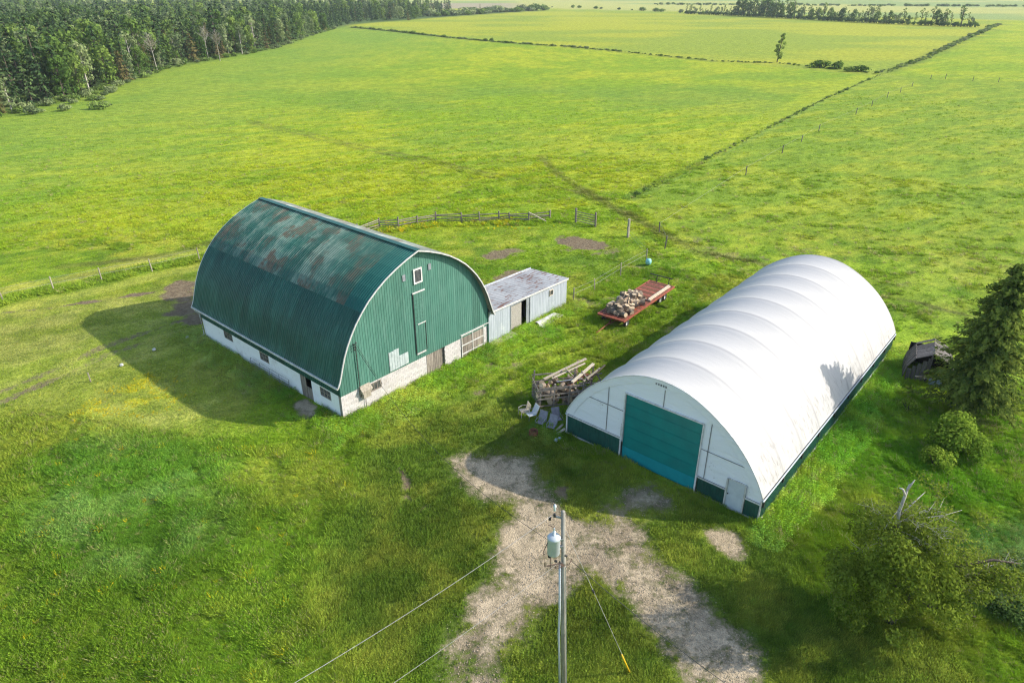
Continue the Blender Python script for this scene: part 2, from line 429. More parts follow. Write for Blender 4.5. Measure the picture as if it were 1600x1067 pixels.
ground = link('ground', me); tag(ground, kind='structure')

# ================================================================== MATERIALS OF THE BUILDINGS
def metal_green(name, base, faded, faint=.35, rust=0., streak=(.12,.12,2.5), pale=(.30,.36,.34), o=BARN_O, a=BARN_A, rough=.45):
    t = NT(name, rough, .2); v = t.pos(tuple(o), a); vs = t.pos(tuple(o), a, streak)
    n = t.noise(v, .35, 4, .6); s = t.noise(vs, 1., 5, .7)
    c = t.mix(t.ramp(s,.42,.72), base, faded)
    c = t.mix(t.math('MULTIPLY', t.ramp(n,.4,.7), faint), c, tuple(k*.55 for k in base))
    if rust:
        p = t.noise(v, .42, 3, .55); q = t.noise(vs, 1.6, 5, .75)
        rr = t.math('MULTIPLY', t.math('SUBTRACT', t.rnd(), .5), .14); fine = t.noise(t.pos(tuple(o), a, (2.2,.07,2.2)), 1.5, 4, .8)
        m = t.ramp(t.math('ADD', rr, t.math('ADD', t.math('MULTIPLY', p, .65), t.math('ADD', t.math('MULTIPLY', q, .5), t.math('MULTIPLY', fine, .7)))), .82, 1.07)
        c = t.mix(t.math('MULTIPLY', m, rust), c, t.mix(t.ramp(t.noise(v, .5, 3),.44,.54), (.15,.085,.052), pale))
        vs2 = t.pos(tuple(Vector(o)+Vector((3,5,0))), a, streak); p2 = t.noise(v, .3, 3, .55); q2 = t.noise(vs2, 2.2, 5, .75)
        m2 = t.ramp(t.math('ADD', rr, t.math('ADD', t.math('MULTIPLY', p2, .8), t.math('ADD', t.math('MULTIPLY', q2, .5), t.math('MULTIPLY', fine, .6)))), 1.06, 1.24)
        c = t.mix(t.math('MULTIPLY', m2, rust), c, pale)
    c = t.mix(.5, c, t.mix(t.rnd(), (.72,.72,.72), (1.28,1.28,1.28)), 'MULTIPLY')
    t.bump(n, .15, .03)
    return t.col(c)
M = {}
M['gable'] = metal_green('gable_metal', (.060,.160,.120), (.095,.205,.160), .15, rough=.55, streak=(.3,.3,2.2))
M['roof_low'] = metal_green('roof_metal_lower', (.012,.080,.058), (.036,.135,.098), .6, streak=(1.9,.22,1.9))
M['roof_up'] = metal_green('roof_metal_weathered', (.018,.100,.072), (.050,.160,.112), .4, rust=.75, pale=(.20,.27,.21), streak=(1.7,.16,1.7))
M['roof_new'] = metal_green('roof_metal_teal', (.010,.095,.075), (.018,.12,.095), .2)
M['roof_far'] = metal_green('roof_metal_sunlit', (.10,.125,.11), (.16,.18,.165), .4, rust=.5, streak=(1.7,.16,1.7))  # upper right slope: grazing sunlight painted in as paler base, rust on top
M['trim'] = simple('white_trim', (.60,.60,.58), (.45,.44,.40), .6, 3)
M['dgreen'] = simple('dark_green_metal', (.008,.060,.047), (.012,.085,.066), .45, 2, .5)
def wall_white(name, base=(.70,.69,.67), stain=(.36,.31,.25), amt=.6):
    t = NT(name, .9, .1); v = t.pos(); n = t.noise(v, 2.2, 6, .75); n2 = t.noise(v, .6, 4, .6)
    c = t.mix(t.math('MULTIPLY', t.ramp(t.math('ADD', t.math('MULTIPLY', n, .6), t.math('MULTIPLY', n2, .4)),.50,.66), amt), base, stain)
    c = t.mix(.35, c, t.mix(t.rnd(), (.7,.7,.7), (1.3,1.3,1.3)), 'MULTIPLY')
    t.bump(n, .4, .02); return t.col(c)
M['block'] = wall_white('whitewashed_block', (.50,.47,.45), (.30,.25,.21), .7); M['joint'] = wall_white('mortar', (.22,.20,.18), (.13,.12,.10))
M['wall'] = wall_white('whitewash', (.72,.73,.72), (.45,.43,.38), .5)
def wood(name, a, b, sc=4., stretch=(1,1,.12)):
    t = NT(name, .85, .15); v = t.objpos(); n = t.noise(t.objpos(tuple(1/k for k in (1,1,1))), sc, 5, .7); s = t.noise(t.objpos(stretch and tuple(1/max(k,.01) if k < 1 else 1 for k in stretch)), sc*2.2, 5, .7)
    c = t.mix(t.ramp(s,.35,.68), a, b); c = t.mix(t.math('MULTIPLY', t.ramp(n,.5,.75), .5), c, tuple(k*.5 for k in b))
    c = t.mix(.6, c, t.mix(t.rnd(), (.6,.6,.6), (1.4,1.4,1.4)), 'MULTIPLY'); t.bump(s, .4, .01)
    return t.col(c)
M['oldwood'] = wood('weathered_board', (.30,.26,.215), (.17,.145,.12))
M['hutwood'] = wood('dark_grey_board', (.20,.18,.16), (.09,.08,.07))
M['fence'] = wood('grey_fence_rail', (.36,.32,.25), (.21,.185,.145))
M['polewood'] = wood('pole_wood', (.42,.40,.34), (.27,.255,.21))
M['palewood'] = wood('pale_timber', (.56,.49,.38), (.38,.32,.23))
M['bark'] = wood('bark', (.13,.105,.08), (.065,.05,.038), 6)
M['deadwood'] = wood('dead_silver_wood', (.48,.45,.40), (.26,.235,.205), 6)
M['birch'] = wood('pale_bark', (.46,.43,.38), (.25,.23,.20), 6)
M['cutwood'] = wood('cut_wood_face', (.62,.50,.34), (.44,.33,.20), 9)
M['splitwood'] = wood('split_wood', (.42,.31,.21), (.22,.15,.10), 7)
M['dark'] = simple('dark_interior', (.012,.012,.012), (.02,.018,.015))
M['glass'] = simple('dusty_glass', (.05,.055,.06), (.13,.13,.12), .15, 2, .6)
M['rusty'] = simple('rusty_steel', (.19,.075,.035), (.09,.04,.025), .8, 8)
M['galv'] = simple('galvanised_steel', (.34,.36,.38), (.23,.25,.27), .45, 2, .5, .3)
M['black'] = simple('black_rubber', (.02,.02,.02), (.035,.033,.03), .7)
M['red'] = simple('faded_red_paint', (.36,.095,.055), (.20,.065,.04), .6, 5)
M['grey_paint'] = simple('light_grey_paint', (.52,.57,.60), (.44,.49,.52), .4, 2, .5)
M['sling'] = simple('grey_sling_fabric', (.24,.235,.26), (.18,.175,.20), .8, 5)
M['conc'] = simple('concrete', (.50,.45,.34), (.34,.30,.22), .9, 4)
M['yellow'] = simple('yellow_plastic', (.80,.50,.02), (.7,.42,.02), .4)
M['wire'] = simple('weathered_wire', (.33,.32,.30), (.24,.23,.22), .6)
M['cable'] = simple('black_cable', (.03,.03,.03), (.06,.055,.05), .6)

# ================================================================== BARN
barn = tag(empty('barn', BARN_O, BARN_A), 'large barn with arched green metal roof, green gable and white block base', 'barn')
HALF = [(-.42,2.88),(-.22,3.25),(-.04,3.72),(.14,4.25),(.40,4.95),(.72,5.62),(1.12,6.30),(1.60,6.98),(2.16,7.62),(2.80,8.25),(3.55,8.82),(4.40,9.35),(5.35,9.82),(6.40,10.24),(7.475,10.58)]
FULL = HALF+[(BW-s_, z_) for s_, z_ in HALF[-2::-1]]
def roof_z(s_): return float(np.interp(s_, [p[0] for p in FULL], [p[1] for p in FULL]))
OV = .42
# deck below the sheets (closed shell)
mb = MB(); n = len(FULL)
for i in range(n-1):
    (a0, b0), (a1, b1) = FULL[i], FULL[i+1]
    d = Vector((a1-a0, b1-b0)).normalized(); nn = Vector((-d.y, d.x))*-.07
    mb.quad((a0+nn.x, -OV+.03, b0+nn.y), (a1+nn.x, -OV+.03, b1+nn.y), (a1+nn.x, BL+OV-.03, b1+nn.y), (a0+nn.x, BL+OV-.03, b0+nn.y))
mb.build('roof_deck', M['oldwood'], barn)
def sheet_mesh(name, prof, width, mat, flip=False, ribs=4, rh=.028):
    mb = MB(); ws = []
    for r in range(ribs):
        o = width*r/ribs; q = width/ribs
        ws += [(o, 0), (o+q*.70, 0), (o+q*.78, rh), (o+q*.92, rh)]
    ws.append((width-.004, 0)); m = len(ws)
    for i, (a, b) in enumerate(prof):
        a0, b0 = prof[max(i-1,0)]; a1, b1 = prof[min(i+1,len(prof)-1)]
        d = Vector((a1-a0, b1-b0)).normalized(); nn = Vector((-d.y, d.x))
        for y_, h_ in ws: mb.v.append((a+nn.x*h_, y_, b+nn.y*h_))
    for i in range(len(prof)-1):
        for k in range(m-1): mb.f.append((i*m+k, i*m+k+1, (i+1)*m+k+1, (i+1)*m+k))
    return mb.mesh(name, mat)
def shifted(pr, k):     # lap: upper rows a little proud
    out = []
    for i, (a, b) in enumerate(pr):
        a0, b0 = pr[max(i-1,0)]; a1, b1 = pr[min(i+1,len(pr)-1)]
        d = Vector((a1-a0, b1-b0)).normalized(); out.append((a-d.y*k, b+d.x*k))
    return out
L3 = FULL[:6]; L2 = FULL[5:9]; L1 = FULL[8:15]
SW = (BL+2*OV)/22
for prof, nm, near in ((L3,'low',1),(shifted(L2,.015),'low',1),(shifted(L1,.03),'up',1)):
    lm = sheet_mesh('roof_sheet', prof, SW, M['roof_low' if nm == 'low' else 'roof_up'])
    nm_ = sheet_mesh('roof_sheet', prof, SW, M['roof_new'])
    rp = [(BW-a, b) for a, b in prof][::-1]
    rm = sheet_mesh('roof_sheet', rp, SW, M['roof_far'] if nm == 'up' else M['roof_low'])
    for k in range(22):
        y_ = -OV+k*SW
        link('roof_sheet', nm_ if (nm == 'up' and k < 2) else lm, barn, (0, y_, 0))
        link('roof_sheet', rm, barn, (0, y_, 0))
MB().bar((7.475,-OV-.02,10.63),(7.475,BL+OV+.02,10.63),.42,.045).build('ridge_cap', M['dgreen'], barn)
# white rake trims following the arch
for y_ in (-OV-.05, BL+OV+.05):
    mb = MB()
    for i in range(len(FULL)-1):
        (a0,b0),(a1,b1) = FULL[i], FULL[i+1]
        mb.bar((a0,y_,b0-.02),(a1,y_,b1-.02),.06,.10,(0,0,1) if abs(b1-b0) < abs(a1-a0) else (1,0,0))
    mb.build('rake_trim', M['trim'], barn)
for xx in (-.46, BW+.46):
    MB().bar((xx,-OV-.05,2.84),(xx,BL+OV+.05,2.84),.12,.12).build('gutter', M['trim'], barn)
MB().tube([(-.46,BL+.1,2.8),(-.35,BL+.15,2.5),(-.1,BL+.1,2.2),(-.08,BL+.1,.25),(-.5,BL+.2,.1)],.05,8).build('downspout', M['trim'], barn)
# gable siding panels
PWD = BW/17.0; TRK = (7.05, 8.05)
def gable_panels(yf, sgn, name):
    for k in range(17):
        x0 = k*PWD; mb = MB(); cols = []
        for r in range(4):
            o = x0+PWD*r/4; q = PWD/4
            cols += [(o, 0), (o+q*.66, 0), (o+q*.76, .017), (o+q*.90, .017)]
        cols.append((x0+PWD-.004, 0))
        for c_, h_ in cols:
            zt = min(roof_z(c_)-.06, 10.5)
            mb.v += [(c_, yf-sgn*h_, 1.84), (c_, yf-sgn*h_, max(zt,1.9))]
        for i in range(len(cols)-1):
            a = i*2; mb.f.append((a, a+2, a+3, a+1) if sgn > 0 else (a, a+1, a+3, a+2))
        mb.build(name, M['gable'], barn)
gable_panels(-.03, 1, 'siding_panel'); gable_panels(BL+.03, -1, 'siding_panel')
# side skirts of green metal between block and eave
for xx, nm in ((-.03,'skirt_panel'), (BW+.03,'skirt_panel')):
    for k in range(20):
        w_ = BL/20; mb = MB(); s_ = -1 if xx < 0 else 1
        for j in range(4): mb.box(min(xx,xx+s_*.02), max(xx,xx+s_*.02), k*w_+j*w_/4+.18, k*w_+(j+1)*w_/4-.01, 1.86, 3.3)
        mb.box(min(xx-s_*.01,xx), max(xx-s_*.01,xx), k*w_, (k+1)*w_-.004, 1.84, 3.3)
        mb.build(nm, M['dgreen'], barn)
# foundation: core walls with openings
def wall_with_holes(x0, x1, z0, z1, holes):
    """rectangles (a,b,c,d) covering wall minus holes"""
    out = []; xsx = sorted({x0, x1, *[h[0] for h in holes], *[h[1] for h in holes]})
    for a, b in zip(xsx[:-1], xsx[1:]):
        zz = z0
        for h in sorted([h for h in holes if h[0] <= a+1e-6 and h[1] >= b-1e-6], key=lambda h: h[2]):
            if h[2] > zz: out.append((a, b, zz, h[2]))
            zz = h[3]
        if z1 > zz: out.append((a, b, zz, z1))
    return out
FH = [(1.55,3.55,1.02,1.74),(8.0,9.95,-.2,1.84),(11.8,14.45,-.2,1.84)]
SH = [(1.22,2.52,.98,1.74),(3.55,4.98,-.2,1.84),(9.2,10.5,1.05,1.80),(14.6,15.98,1.12,1.82)]
mb = MB()
for a,b,c,d in wall_with_holes(0,BW,-.2,1.84,FH): mb.box(a,b,.03,.28,c,d)
mb.build('foundation_wall', M['joint'], barn)
mb = MB()
for a,b,c,d in wall_with_holes(0,BL,-.2,1.84,SH): mb.box(0,.27,max(a,.29),min(b,BL-.3),c,d)
mb.build('foundation_wall', M['wall'], barn)
MB().box(0,BW,BL-.28,BL,-.2,1.84).box(BW-.27,BW,.29,BL-.29,-.2,1.84).build('foundation_wall', M['wall'], barn)
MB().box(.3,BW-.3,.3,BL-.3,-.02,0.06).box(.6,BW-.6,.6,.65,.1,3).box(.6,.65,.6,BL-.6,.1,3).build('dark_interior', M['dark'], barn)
blk = {}
for r in range(10):
    z0 = -.18+r*.2025; x = 0 if r % 2 else -.2
    while x < BW:
        x1 = x+.4; pieces = [(max(x,0), min(x1,BW))]
        for h in FH:
            nw = []
            for a, b in pieces:
                if z0+.1 > h[2] and z0+.1 < h[3] and b > h[0] and a < h[1]:
                    if a < h[0]: nw.append((a, h[0]))
                    if b > h[1]: nw.append((h[1], b))
                else: nw.append((a, b))
            pieces = nw
        for a, b in pieces:
            if b-a < .06: continue
            key = round(b-a, 2)
            if key not in blk: blk[key] = MB().box(.006,key-.006,0,.05,.006,.196).mesh('block', M['block'])
            link('block', blk[key], barn, (a, rnd.uniform(-.004,.006), z0))
        x += .4
# gable window
def window(parent, x0, x1, z0, z1, y, nx_, nz_, fr=.09, fm='trim', axis_='x'):
    def P(a,b,c,d,e,f): return (a,b,c,d,e,f) if axis_ == 'x' else (c,d,a,b,e,f)
    mb = MB(); yy = (y-.06, y+.02)
    mb.box(*P(x0,x1,*yy,z0,z0+fr)); mb.box(*P(x0,x1,*yy,z1-fr,z1)); mb.box(*P(x0,x0+fr,*yy,z0+fr,z1-fr)); mb.box(*P(x1-fr,x1,*yy,z0+fr,z1-fr))
    f = mb.build('window', M[fm], parent)
    ww = (x1-x0-2*fr)/nx_; hh = (z1-z0-2*fr)/nz_
    for i in range(nx_):
        for j in range(nz_):
            a = x0+fr+i*ww; c = z0+fr+j*hh
            MB().box(*P(a+.015,a+ww-.015,y-.02,y+.012,c+.015,c+hh-.015)).build('pane', M['glass'], f)
    mb = MB()
    for i in range(1,nx_): mb.box(*P(x0+fr+i*ww-.02,x0+fr+i*ww+.02,y-.045,y-.021,z0+fr,z1-fr))
    for j in range(1,nz_): mb.box(*P(x0+fr,x1-fr,y-.046,y-.0215,z0+fr+j*hh-.02,z0+fr+j*hh+.02))
    if mb.v: mb.build('muntin', M[fm], f)
    return f
window(barn, 7.2, 8.02, 7.98, 9.12, -.07, 1, 1, .11)
for a, c in ((6.2,8.52),(8.68,8.66)): MB().box(a,a+.27,-.09,-.05,c,c+.46).build('vent_hatch', M['galv'], barn)
# loft door with its rails
mb = MB(); mb.box(7.06,8.04,-.075,-.058,2.42,7.25)
for j in range(4): mb.box(7.10+j*.25,7.26+j*.25,-.09,-.0751,2.42,7.25)
ld_ = mb.build('loft_door', M['gable'], barn)
MB().box(6.98,8.16,-.13,-.076,7.27,7.38).build('door_track', M['trim'], barn)
MB().box(7.3,8.1,-.12,-.0905,4.72,4.79).build('door_rail', M['trim'], barn)
MB().box(7.05,7.95,-.13,-.0905,2.28,2.40).build('door_rail', M['trim'], barn)
MB().box(6.99,7.05,-.10,-.0581,2.4,7.26).build('door_edge', M['dark'], barn)
MB().box(8.045,8.10,-.10,-.0581,2.4,4.7).build('door_edge', M['dark'], barn)
mb = MB()
for j in range(6): mb.box(7.2,7.95,-.115,-.0915,5.0+j*.34,5.04+j*.34)
mb.build('ladder_rung', M['gable'], barn)
# bare grey patch panels
M['patch'] = simple('unpainted_sheet', (.42,.47,.46), (.30,.35,.34), .5, 3, .4)
for a,b,c,d in ((4.38,4.86,1.96,3.52),(4.87,5.34,1.96,3.56),(5.35,6.2,1.98,2.92)):
    mb = MB().box(a,b,-.072,-.060,c,d); x = a+.03
    while x < b-.15: mb.box(x,x+.12,-.084,-.0721,c,d); x += .23
    mb.build('patch_panel', M['patch'], barn)
# low front window, feed hood
window(barn, 2.5, 3.52, 1.04, 1.72, .05, 3, 1, .07, 'oldwood')
window(barn, 1.58, 2.46, 1.04, 1.72, .05, 2, 1, .07, 'oldwood')
mb = MB(); mb.box(1.6,2.42,-.34,.02,1.42,1.66); mb.quad((1.55,-.42,1.62),(2.47,-.42,1.62),(2.47,.0,1.98),(1.55,.0,1.98))
mb.quad((1.55,-.42,1.62),(1.55,0,1.98),(1.55,0,1.62),(1.55,-.1,1.62)).quad((2.47,-.42,1.62),(2.47,0,1.62),(2.47,0,1.98),(2.47,-.1,1.75))
mb.box(1.7,2.35,-.30,-.02,1.0,1.42)
mb.build('fan_hood', M['fence'], barn)
# plank doors
def plank_door(x0, x1, z0, z1, y, mat, nb, name='door', axis_='x'):
    f = MB().box(*((x0,x1,y+.05,y+.07,z0,z1) if axis_ == 'x' else (y+.05,y+.07,x0,x1,z0,z1))).build(name, M['dark'], barn)
    w_ = (x1-x0)/nb
    for i in range(nb):
        a = x0+i*w_; zz = (z0+rnd.uniform(-.02,.03), z1-rnd.uniform(0,.03))
        bx_ = (a+.008,a+w_-.008,y,y+.035,*zz) if axis_ == 'x' else (y,y+.035,a+.008,a+w_-.008,*zz)
        MB().box(*bx_).build('plank', M[mat], f)
    return f
plank_door(8.02, 9.4, .0, 1.83, -.02, 'oldwood', 8)
plank_door(9.44, 9.94, .0, 1.83, .16, 'oldwood', 3)
bd = plank_door(11.84, 14.42, .0, 2.0, -.02, 'oldwood', 12, 'big_door')
mb = MB()
for z_ in (.35, 1.12, 2.02): mb.box(11.8,14.45,-.065,-.022,z_-.035,z_+.035)
for x_ in (11.83, 13.1, 14.42): mb.box(x_-.03,x_+.03,-.075,-.066,.05,2.05)
mb.build('door_frame', M['trim'], barn)
MB().box(11.7,15,-.12,-.04,2.08,2.14).build('door_track', M['trim'], barn)
# side windows and half door
window(barn, 1.24, 2.50, 1.0, 1.74, .06, 3, 2, .06, 'oldwood', 'y')
window(barn, 9.22, 10.48, 1.06, 1.80, .06, 3, 2, .06, 'oldwood', 'y')
window(barn, 14.62, 15.96, 1.13, 1.82, .06, 3, 2, .06, 'oldwood', 'y')
plank_door(4.3, 4.96, -.1, 1.82, .02, 'oldwood', 3, 'side_door', 'y')
plank_door(3.6, 4.28, -.1, 1.0, .05, 'oldwood', 3, 'side_door', 'y')
# service mast on the gable
MB().tube([(1.55,-.14,1.7),(1.58,-.14,5.4),(1.62,-.2,5.55),(1.66,-.26,5.45)],.03,8).build('service_mast', M['cable'], barn)
mb = MB()
for z_ in (5.0,5.2,5.4): mb.lathe([(0,.06),(.05,.05),(.05,-.03),(0,-.05)],8,(1.45,-.18,z_))
mb.build('insulator', M['cable'], barn)
MB().tube([(1.7,-.12,5.3),(2.3,-.1,3.9),(3.1,-.1,2.2)],.012,5).build('service_cable', M['cable'], barn)
MB().tube([(1.98,-.1,.0),(1.98,-.1,1.0)],.02,6).build('conduit', M['cable'], barn)
MB().box(-.05,.0,-.06,-.035,1.84,3.2).build('corner_trim', M['dgreen'], barn)
MB().box(BW-.05,BW+.06,-.08,-.035,-.1,3.4).build('corner_trim', M['dgreen'], barn)
# rough stone footing along the front
mb = MB()
for i in range(9):
    x = 3.9+i*.33; mb.box(x,x+.3,-.2-rnd.random()*.12,.0,-.1,.08+rnd.random()*.12)
mb.build('footing', M['conc'], barn)

def bpos(x, y, z=0):
    c, s = math.cos(BARN_A), math.sin(BARN_A)
    return Vector((BARN_O.x+x*c-y*s, BARN_O.y+x*s+y*c, z))
# pipe gate leaning on the wall
gate = tag(empty('pipe_gate', bpos(-.12,9.0), BARN_A), 'grey pipe gate leaning on the white side wall of the green barn', 'gate')
mb = MB()
for z_ in (.06,.25,.44,.63,.84): mb.tube([(-.06-.1*(1-z_),-2.7,z_),(-.06-.1*(1-z_),2.7,z_-.02)],.022,6)
mb.build('rail', M['galv'], gate)
for y_ in (-2.7,-1.35,0,1.35,2.7):
    MB().tube([(-.17,y_,.03),(-.09,y_,.86)],.026,6).build('upright', M['galv'], gate)

# ================================================================== METAL SHED
shed = tag(empty('metal_shed', bpos(15.12,.0), BARN_A), 'low galvanised metal shed with rust streaked flat roof beside the green barn', 'shed')
SX, SY = 10.9, 4.4
def shed_top(x): return 2.98-.30*x/SX
t = NT('shed_metal', .45, .5, .25); v = t.pos(tuple(BARN_O), BARN_A); vs = t.pos(tuple(BARN_O), BARN_A, (.3,.3,2.5))
n = t.noise(vs, 1.2, 5, .7); n2 = t.noise(v, .5, 3, .6)
c = t.mix(t.ramp(n,.35,.7), (.50,.54,.60), (.38,.42,.47)); c = t.mix(t.math('MULTIPLY', t.ramp(n2,.62,.7), .6), c, (.66,.68,.70))
c = t.mix(.4, c, t.mix(t.rnd(), (.9,.9,.9), (1.1,1.1,1.1)), 'MULTIPLY')
M['shed'] = t.col(c)
t = NT('shed_roof', .6, .25, .1); v = t.pos(tuple(BARN_O), BARN_A, (1.2,.28,1)); n = t.noise(v, 1.2, 4, .6, .2)
vv2 = t.pos(tuple(BARN_O), BARN_A); n2 = t.noise(vv2, .5, 4, .6)
c = t.mix(t.ramp(n2,.35,.7), (.40,.40,.39), (.28,.28,.28)); c = t.mix(t.ramp(t.math('ADD', n, t.math('MULTIPLY', n2, .25)), .67, .75), c, (.19,.10,.07))
M['shedroof'] = t.col(t.mix(.4, c, t.mix(t.rnd(), (.8,.8,.8), (1.2,1.2,1.2)), 'MULTIPLY'))
NP = 12; pw = SX/NP
for k in range(NP):
    x0 = k*pw; x1 = x0+pw-.005
    if x0 > 2.7 and x1 < 5.46+.3 and 2.8 < (x0+x1)/2 < 5.35: z0 = 2.55
    else: z0 = 0
    for y_, s_ in ((0,1),(SY,-1)):
        mb = MB(); zb = z0 if y_ == 0 else 0
        cols = []
        for r in range(4):
            o = x0+pw*r/4; q = pw/4; cols += [(o,0),(o+q*.6,0),(o+q*.72,.010),(o+q*.9,.010)]
        cols.append((x1,0))
        for c_, h_ in cols: mb.v += [(c_,y_-s_*h_,zb),(c_,y_-s_*h_,shed_top(c_))]
        for i in range(len(cols)-1): mb.f.append((2*i,2*i+2,2*i+3,2*i+1))
        mb.build('wall_panel', M['shed'], shed)
    # roof panel
    mb = MB(); za, zb = shed_top(x0)+.05, shed_top(x1)+.05
    ww = [(x0,0),(x0+pw*.44,0),(x0+pw*.47,.012),(x0+pw*.5,.012),(x0+pw*.53,0),(x0+pw*.95,0),(x0+pw*.97,.014),(x1,.014)]
    for c_, h_ in ww:
        zt = shed_top(c_)+.05+h_; mb.v += [(c_,-.15,zt),(c_,SY+.15,zt-.22)]
    for i in range(len(ww)-1): mb.f.append((2*i,2*i+2,2*i+3,2*i+1))
    mb.build('roof_panel', M['shedroof'], shed)
mb = MB()
for y_ in (0,):
    for k in range(5): mb.box(SX,SX+.02,k*SY/5+.01,(k+1)*SY/5-.01,0,shed_top(SX)-.04*k)
mb.build('end_wall', M['shed'], shed)
MB().bar((0,-.17,2.95),(SX+.03,-.17,2.65),.04,.16).build('fascia', M['trim'], shed)
MB().bar((SX+.04,-.15,2.66),(SX+.04,SY+.15,2.44),.04,.14).build('fascia', M['trim'], shed)
# doorway: pea-gravel coloured board sheet leaning inside
M['osb'] = simple('speckled_board', (.42,.40,.35), (.17,.15,.13), .9, 22)
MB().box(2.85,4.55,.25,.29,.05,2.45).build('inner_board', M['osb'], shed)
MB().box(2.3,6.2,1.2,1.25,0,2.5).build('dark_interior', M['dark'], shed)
MB().box(2.74,2.84,-.04,.06,.0,2.58).box(5.38,5.46,-.04,.06,.0,2.58).box(2.74,5.46,-.04,.06,2.56,2.62).build('door_frame', M['galv'], shed)
MB().box(4.95,5.37,.01,.05,.05,2.54).build('sliding_door', M['galv'], shed)
window(shed, 8.2, 8.72, 1.75, 2.3, -.035, 1, 1, .05, 'palewood')
MB().box(.0,2.9,-.75,-.05,-.05,.12).build('step', M['conc'], shed)
# sheet metal lying by the wall
sc_ = tag(empty('sheet_scrap', bpos(15.12+7.0,-.75), BARN_A), 'curved white sheet metal lying at the foot of the grey shed wall', 'metal sheet')
mb = MB()
for i in range(8):
    a0, a1 = i/8*math.pi, (i+1)/8*math.pi
    mb.quad((-1.5,-.35*math.cos(a0),.28*math.sin(a0)),(1.2,-.35*math.cos(a0),.28*math.sin(a0)),(1.2,-.35*math.cos(a1),.28*math.sin(a1)),(-1.5,-.35*math.cos(a1),.28*math.sin(a1)))
mb.build('trough', M['trim'], sc_)
MB().bar((-1.6,-.6,.06),(1.6,-.3,.1),.7,.03).build('sheet', M['trim'], sc_)

# ================================================================== FABRIC SHELTER
qh = tag(empty('fabric_shelter', Q_O, Q_A), 'long arched white fabric storage building with teal overhead door and green knee walls', 'storage building')
AT = [0,.12,.2,.32,.42,.52,.62,.70,.755,.82,.88,.93,.97,1.0]
AV = [1.0,.992,.972,.92,.855,.775,.685,.60,.53,.43,.325,.225,.13,.03]
def q_arc(k):       # k in -1..1 -> half outline point (s,z)
    s_ = abs(k); z_ = 1.52+5.22*float(np.interp(s_, AT, AV)); return z_
NA = 44
arc = []
for i in range(NA+1):
    a = math.pi*(1-i/NA); k = math.cos(a); k = math.copysign(abs(k)**.92, k); arc.append((k, q_arc(k)))
# smooth the outline
A_ = np.array(arc)
for _ in range(3):
    A_[1:-1] = A_[:-2]*.25+A_[1:-1]*.5+A_[2:]*.25
arc = [(6.775+p[0]*6.80, p[1]) for p in A_]
NB_ = 9; BAY = QL/NB_
t = NT('white_fabric', .55, .25); v = t.pos(tuple(Q_O), Q_A); vs = t.pos(tuple(Q_O), Q_A, (.9,.22,.9))
low = t.n('ShaderNodeSeparateXYZ'); t.t.links.new(v, low.inputs[0])
n = t.noise(vs, 1.3, 6, .75); n2 = t.noise(v, .28, 3, .6)
grime = t.math('MULTIPLY', t.ramp(t.math('ADD', n, t.math('MULTIPLY', n2, .35)), .66, .88), t.ramp(low.outputs['Z'], 5.0, 2.2))
side = t.ramp(low.outputs['X'], 9., 12.)
c = t.mix(t.math('MULTIPLY', grime, t.math('MULTIPLY', side, .75)), (.43,.422,.405), (.16,.15,.135))
ridge_d = t.n('ShaderNodeMath', operation='PINGPONG'); t.t.links.new(low.outputs['Y'], ridge_d.inputs[0]); ridge_d.inputs[1].default_value = BAY/2
seam = t.ramp(ridge_d.outputs[0], .20, .03)
c = t.mix(t.math('MULTIPLY', seam, .60), c, (.27,.268,.265))
c = t.mix(t.math('MULTIPLY', t.ramp(t.noise(v, 1.1, 5, .7), .5, .8), .25), c, (.38,.38,.38))
t.bump(t.noise(t.pos(tuple(Q_O), Q_A, (1,.35,1)), 1.1, 3, .5), .25, .08)
M['fabric'] = t.col(c)
mb = MB(); cols = NB_*8+1
for j in range(cols):
    y_ = QL*j/(cols-1); ph = (j % 8)/8; sag = .0 if ph == 0 else .17*math.sin(math.pi*ph)**.75
    for i, (s_, z_) in enumerate(arc):
        a0 = arc[max(i-1,0)]; a1 = arc[min(i+1,NA)]; d = Vector((a1[0]-a0[0], a1[1]-a0[1])).normalized()
        e = math.sin(math.pi*i/NA)**.5 if 0 < i < NA else 0
        mb.v.append((s_+d.y*sag*e, y_, z_-d.x*sag*e))
m = NA+1
for j in range(cols-1):
    for i in range(NA): mb.f.append((j*m+i, j*m+i+1, (j+1)*m+i+1, (j+1)*m+i))
mb.build('fabric_cover', M['fabric'], qh, smooth=True)
t = NT('end_fabric', .6, .2); v = t.pos(tuple(Q_O), Q_A); n = t.noise(v, 5.5, 6, .8); n2 = t.noise(v, .8, 3, .6)
c = t.mix(t.ramp(t.math('ADD', n, t.math('MULTIPLY', n2, .3)), .78, .86), (.74,.755,.77), (.28,.28,.27))
fold = t.pos(tuple(Q_O), Q_A+.0, (1.6,1,.5)); t.bump(t.noise(fold, 1.2, 3, .5, .6), .6, .12)
M['endfab'] = t.col(c)
def arc_z(s_): return float(np.interp(s_, [p[0] for p in arc], [p[1] for p in arc]))
DX0, DX1, DZ = 4.36, 9.50, 4.86
def end_wall(y_, door):
    mb = MB(); ss = sorted(set([round(p[0],3) for p in arc]+([DX0,DX1,4.2,9.62,11.47,12.52] if door else [])))
    for a, b in zip(ss[:-1], ss[1:]):
        mid = (a+b)/2; z0 = 1.52 if mid < 4.28 else 1.25
        if door and DX0 < mid < DX1: z0 = DZ
        if door and 11.47 < mid < 12.52: z0 = 2.04
        za, zb = arc_z(a)-.02, arc_z(b)-.02
        if max(za,zb) <= z0: continue
        mb.quad((a,y_,z0),(b,y_,z0),(b,y_,max(zb,z0)),(a,y_,max(za,z0)))
    return mb.build('end_panel', M['endfab'], qh)
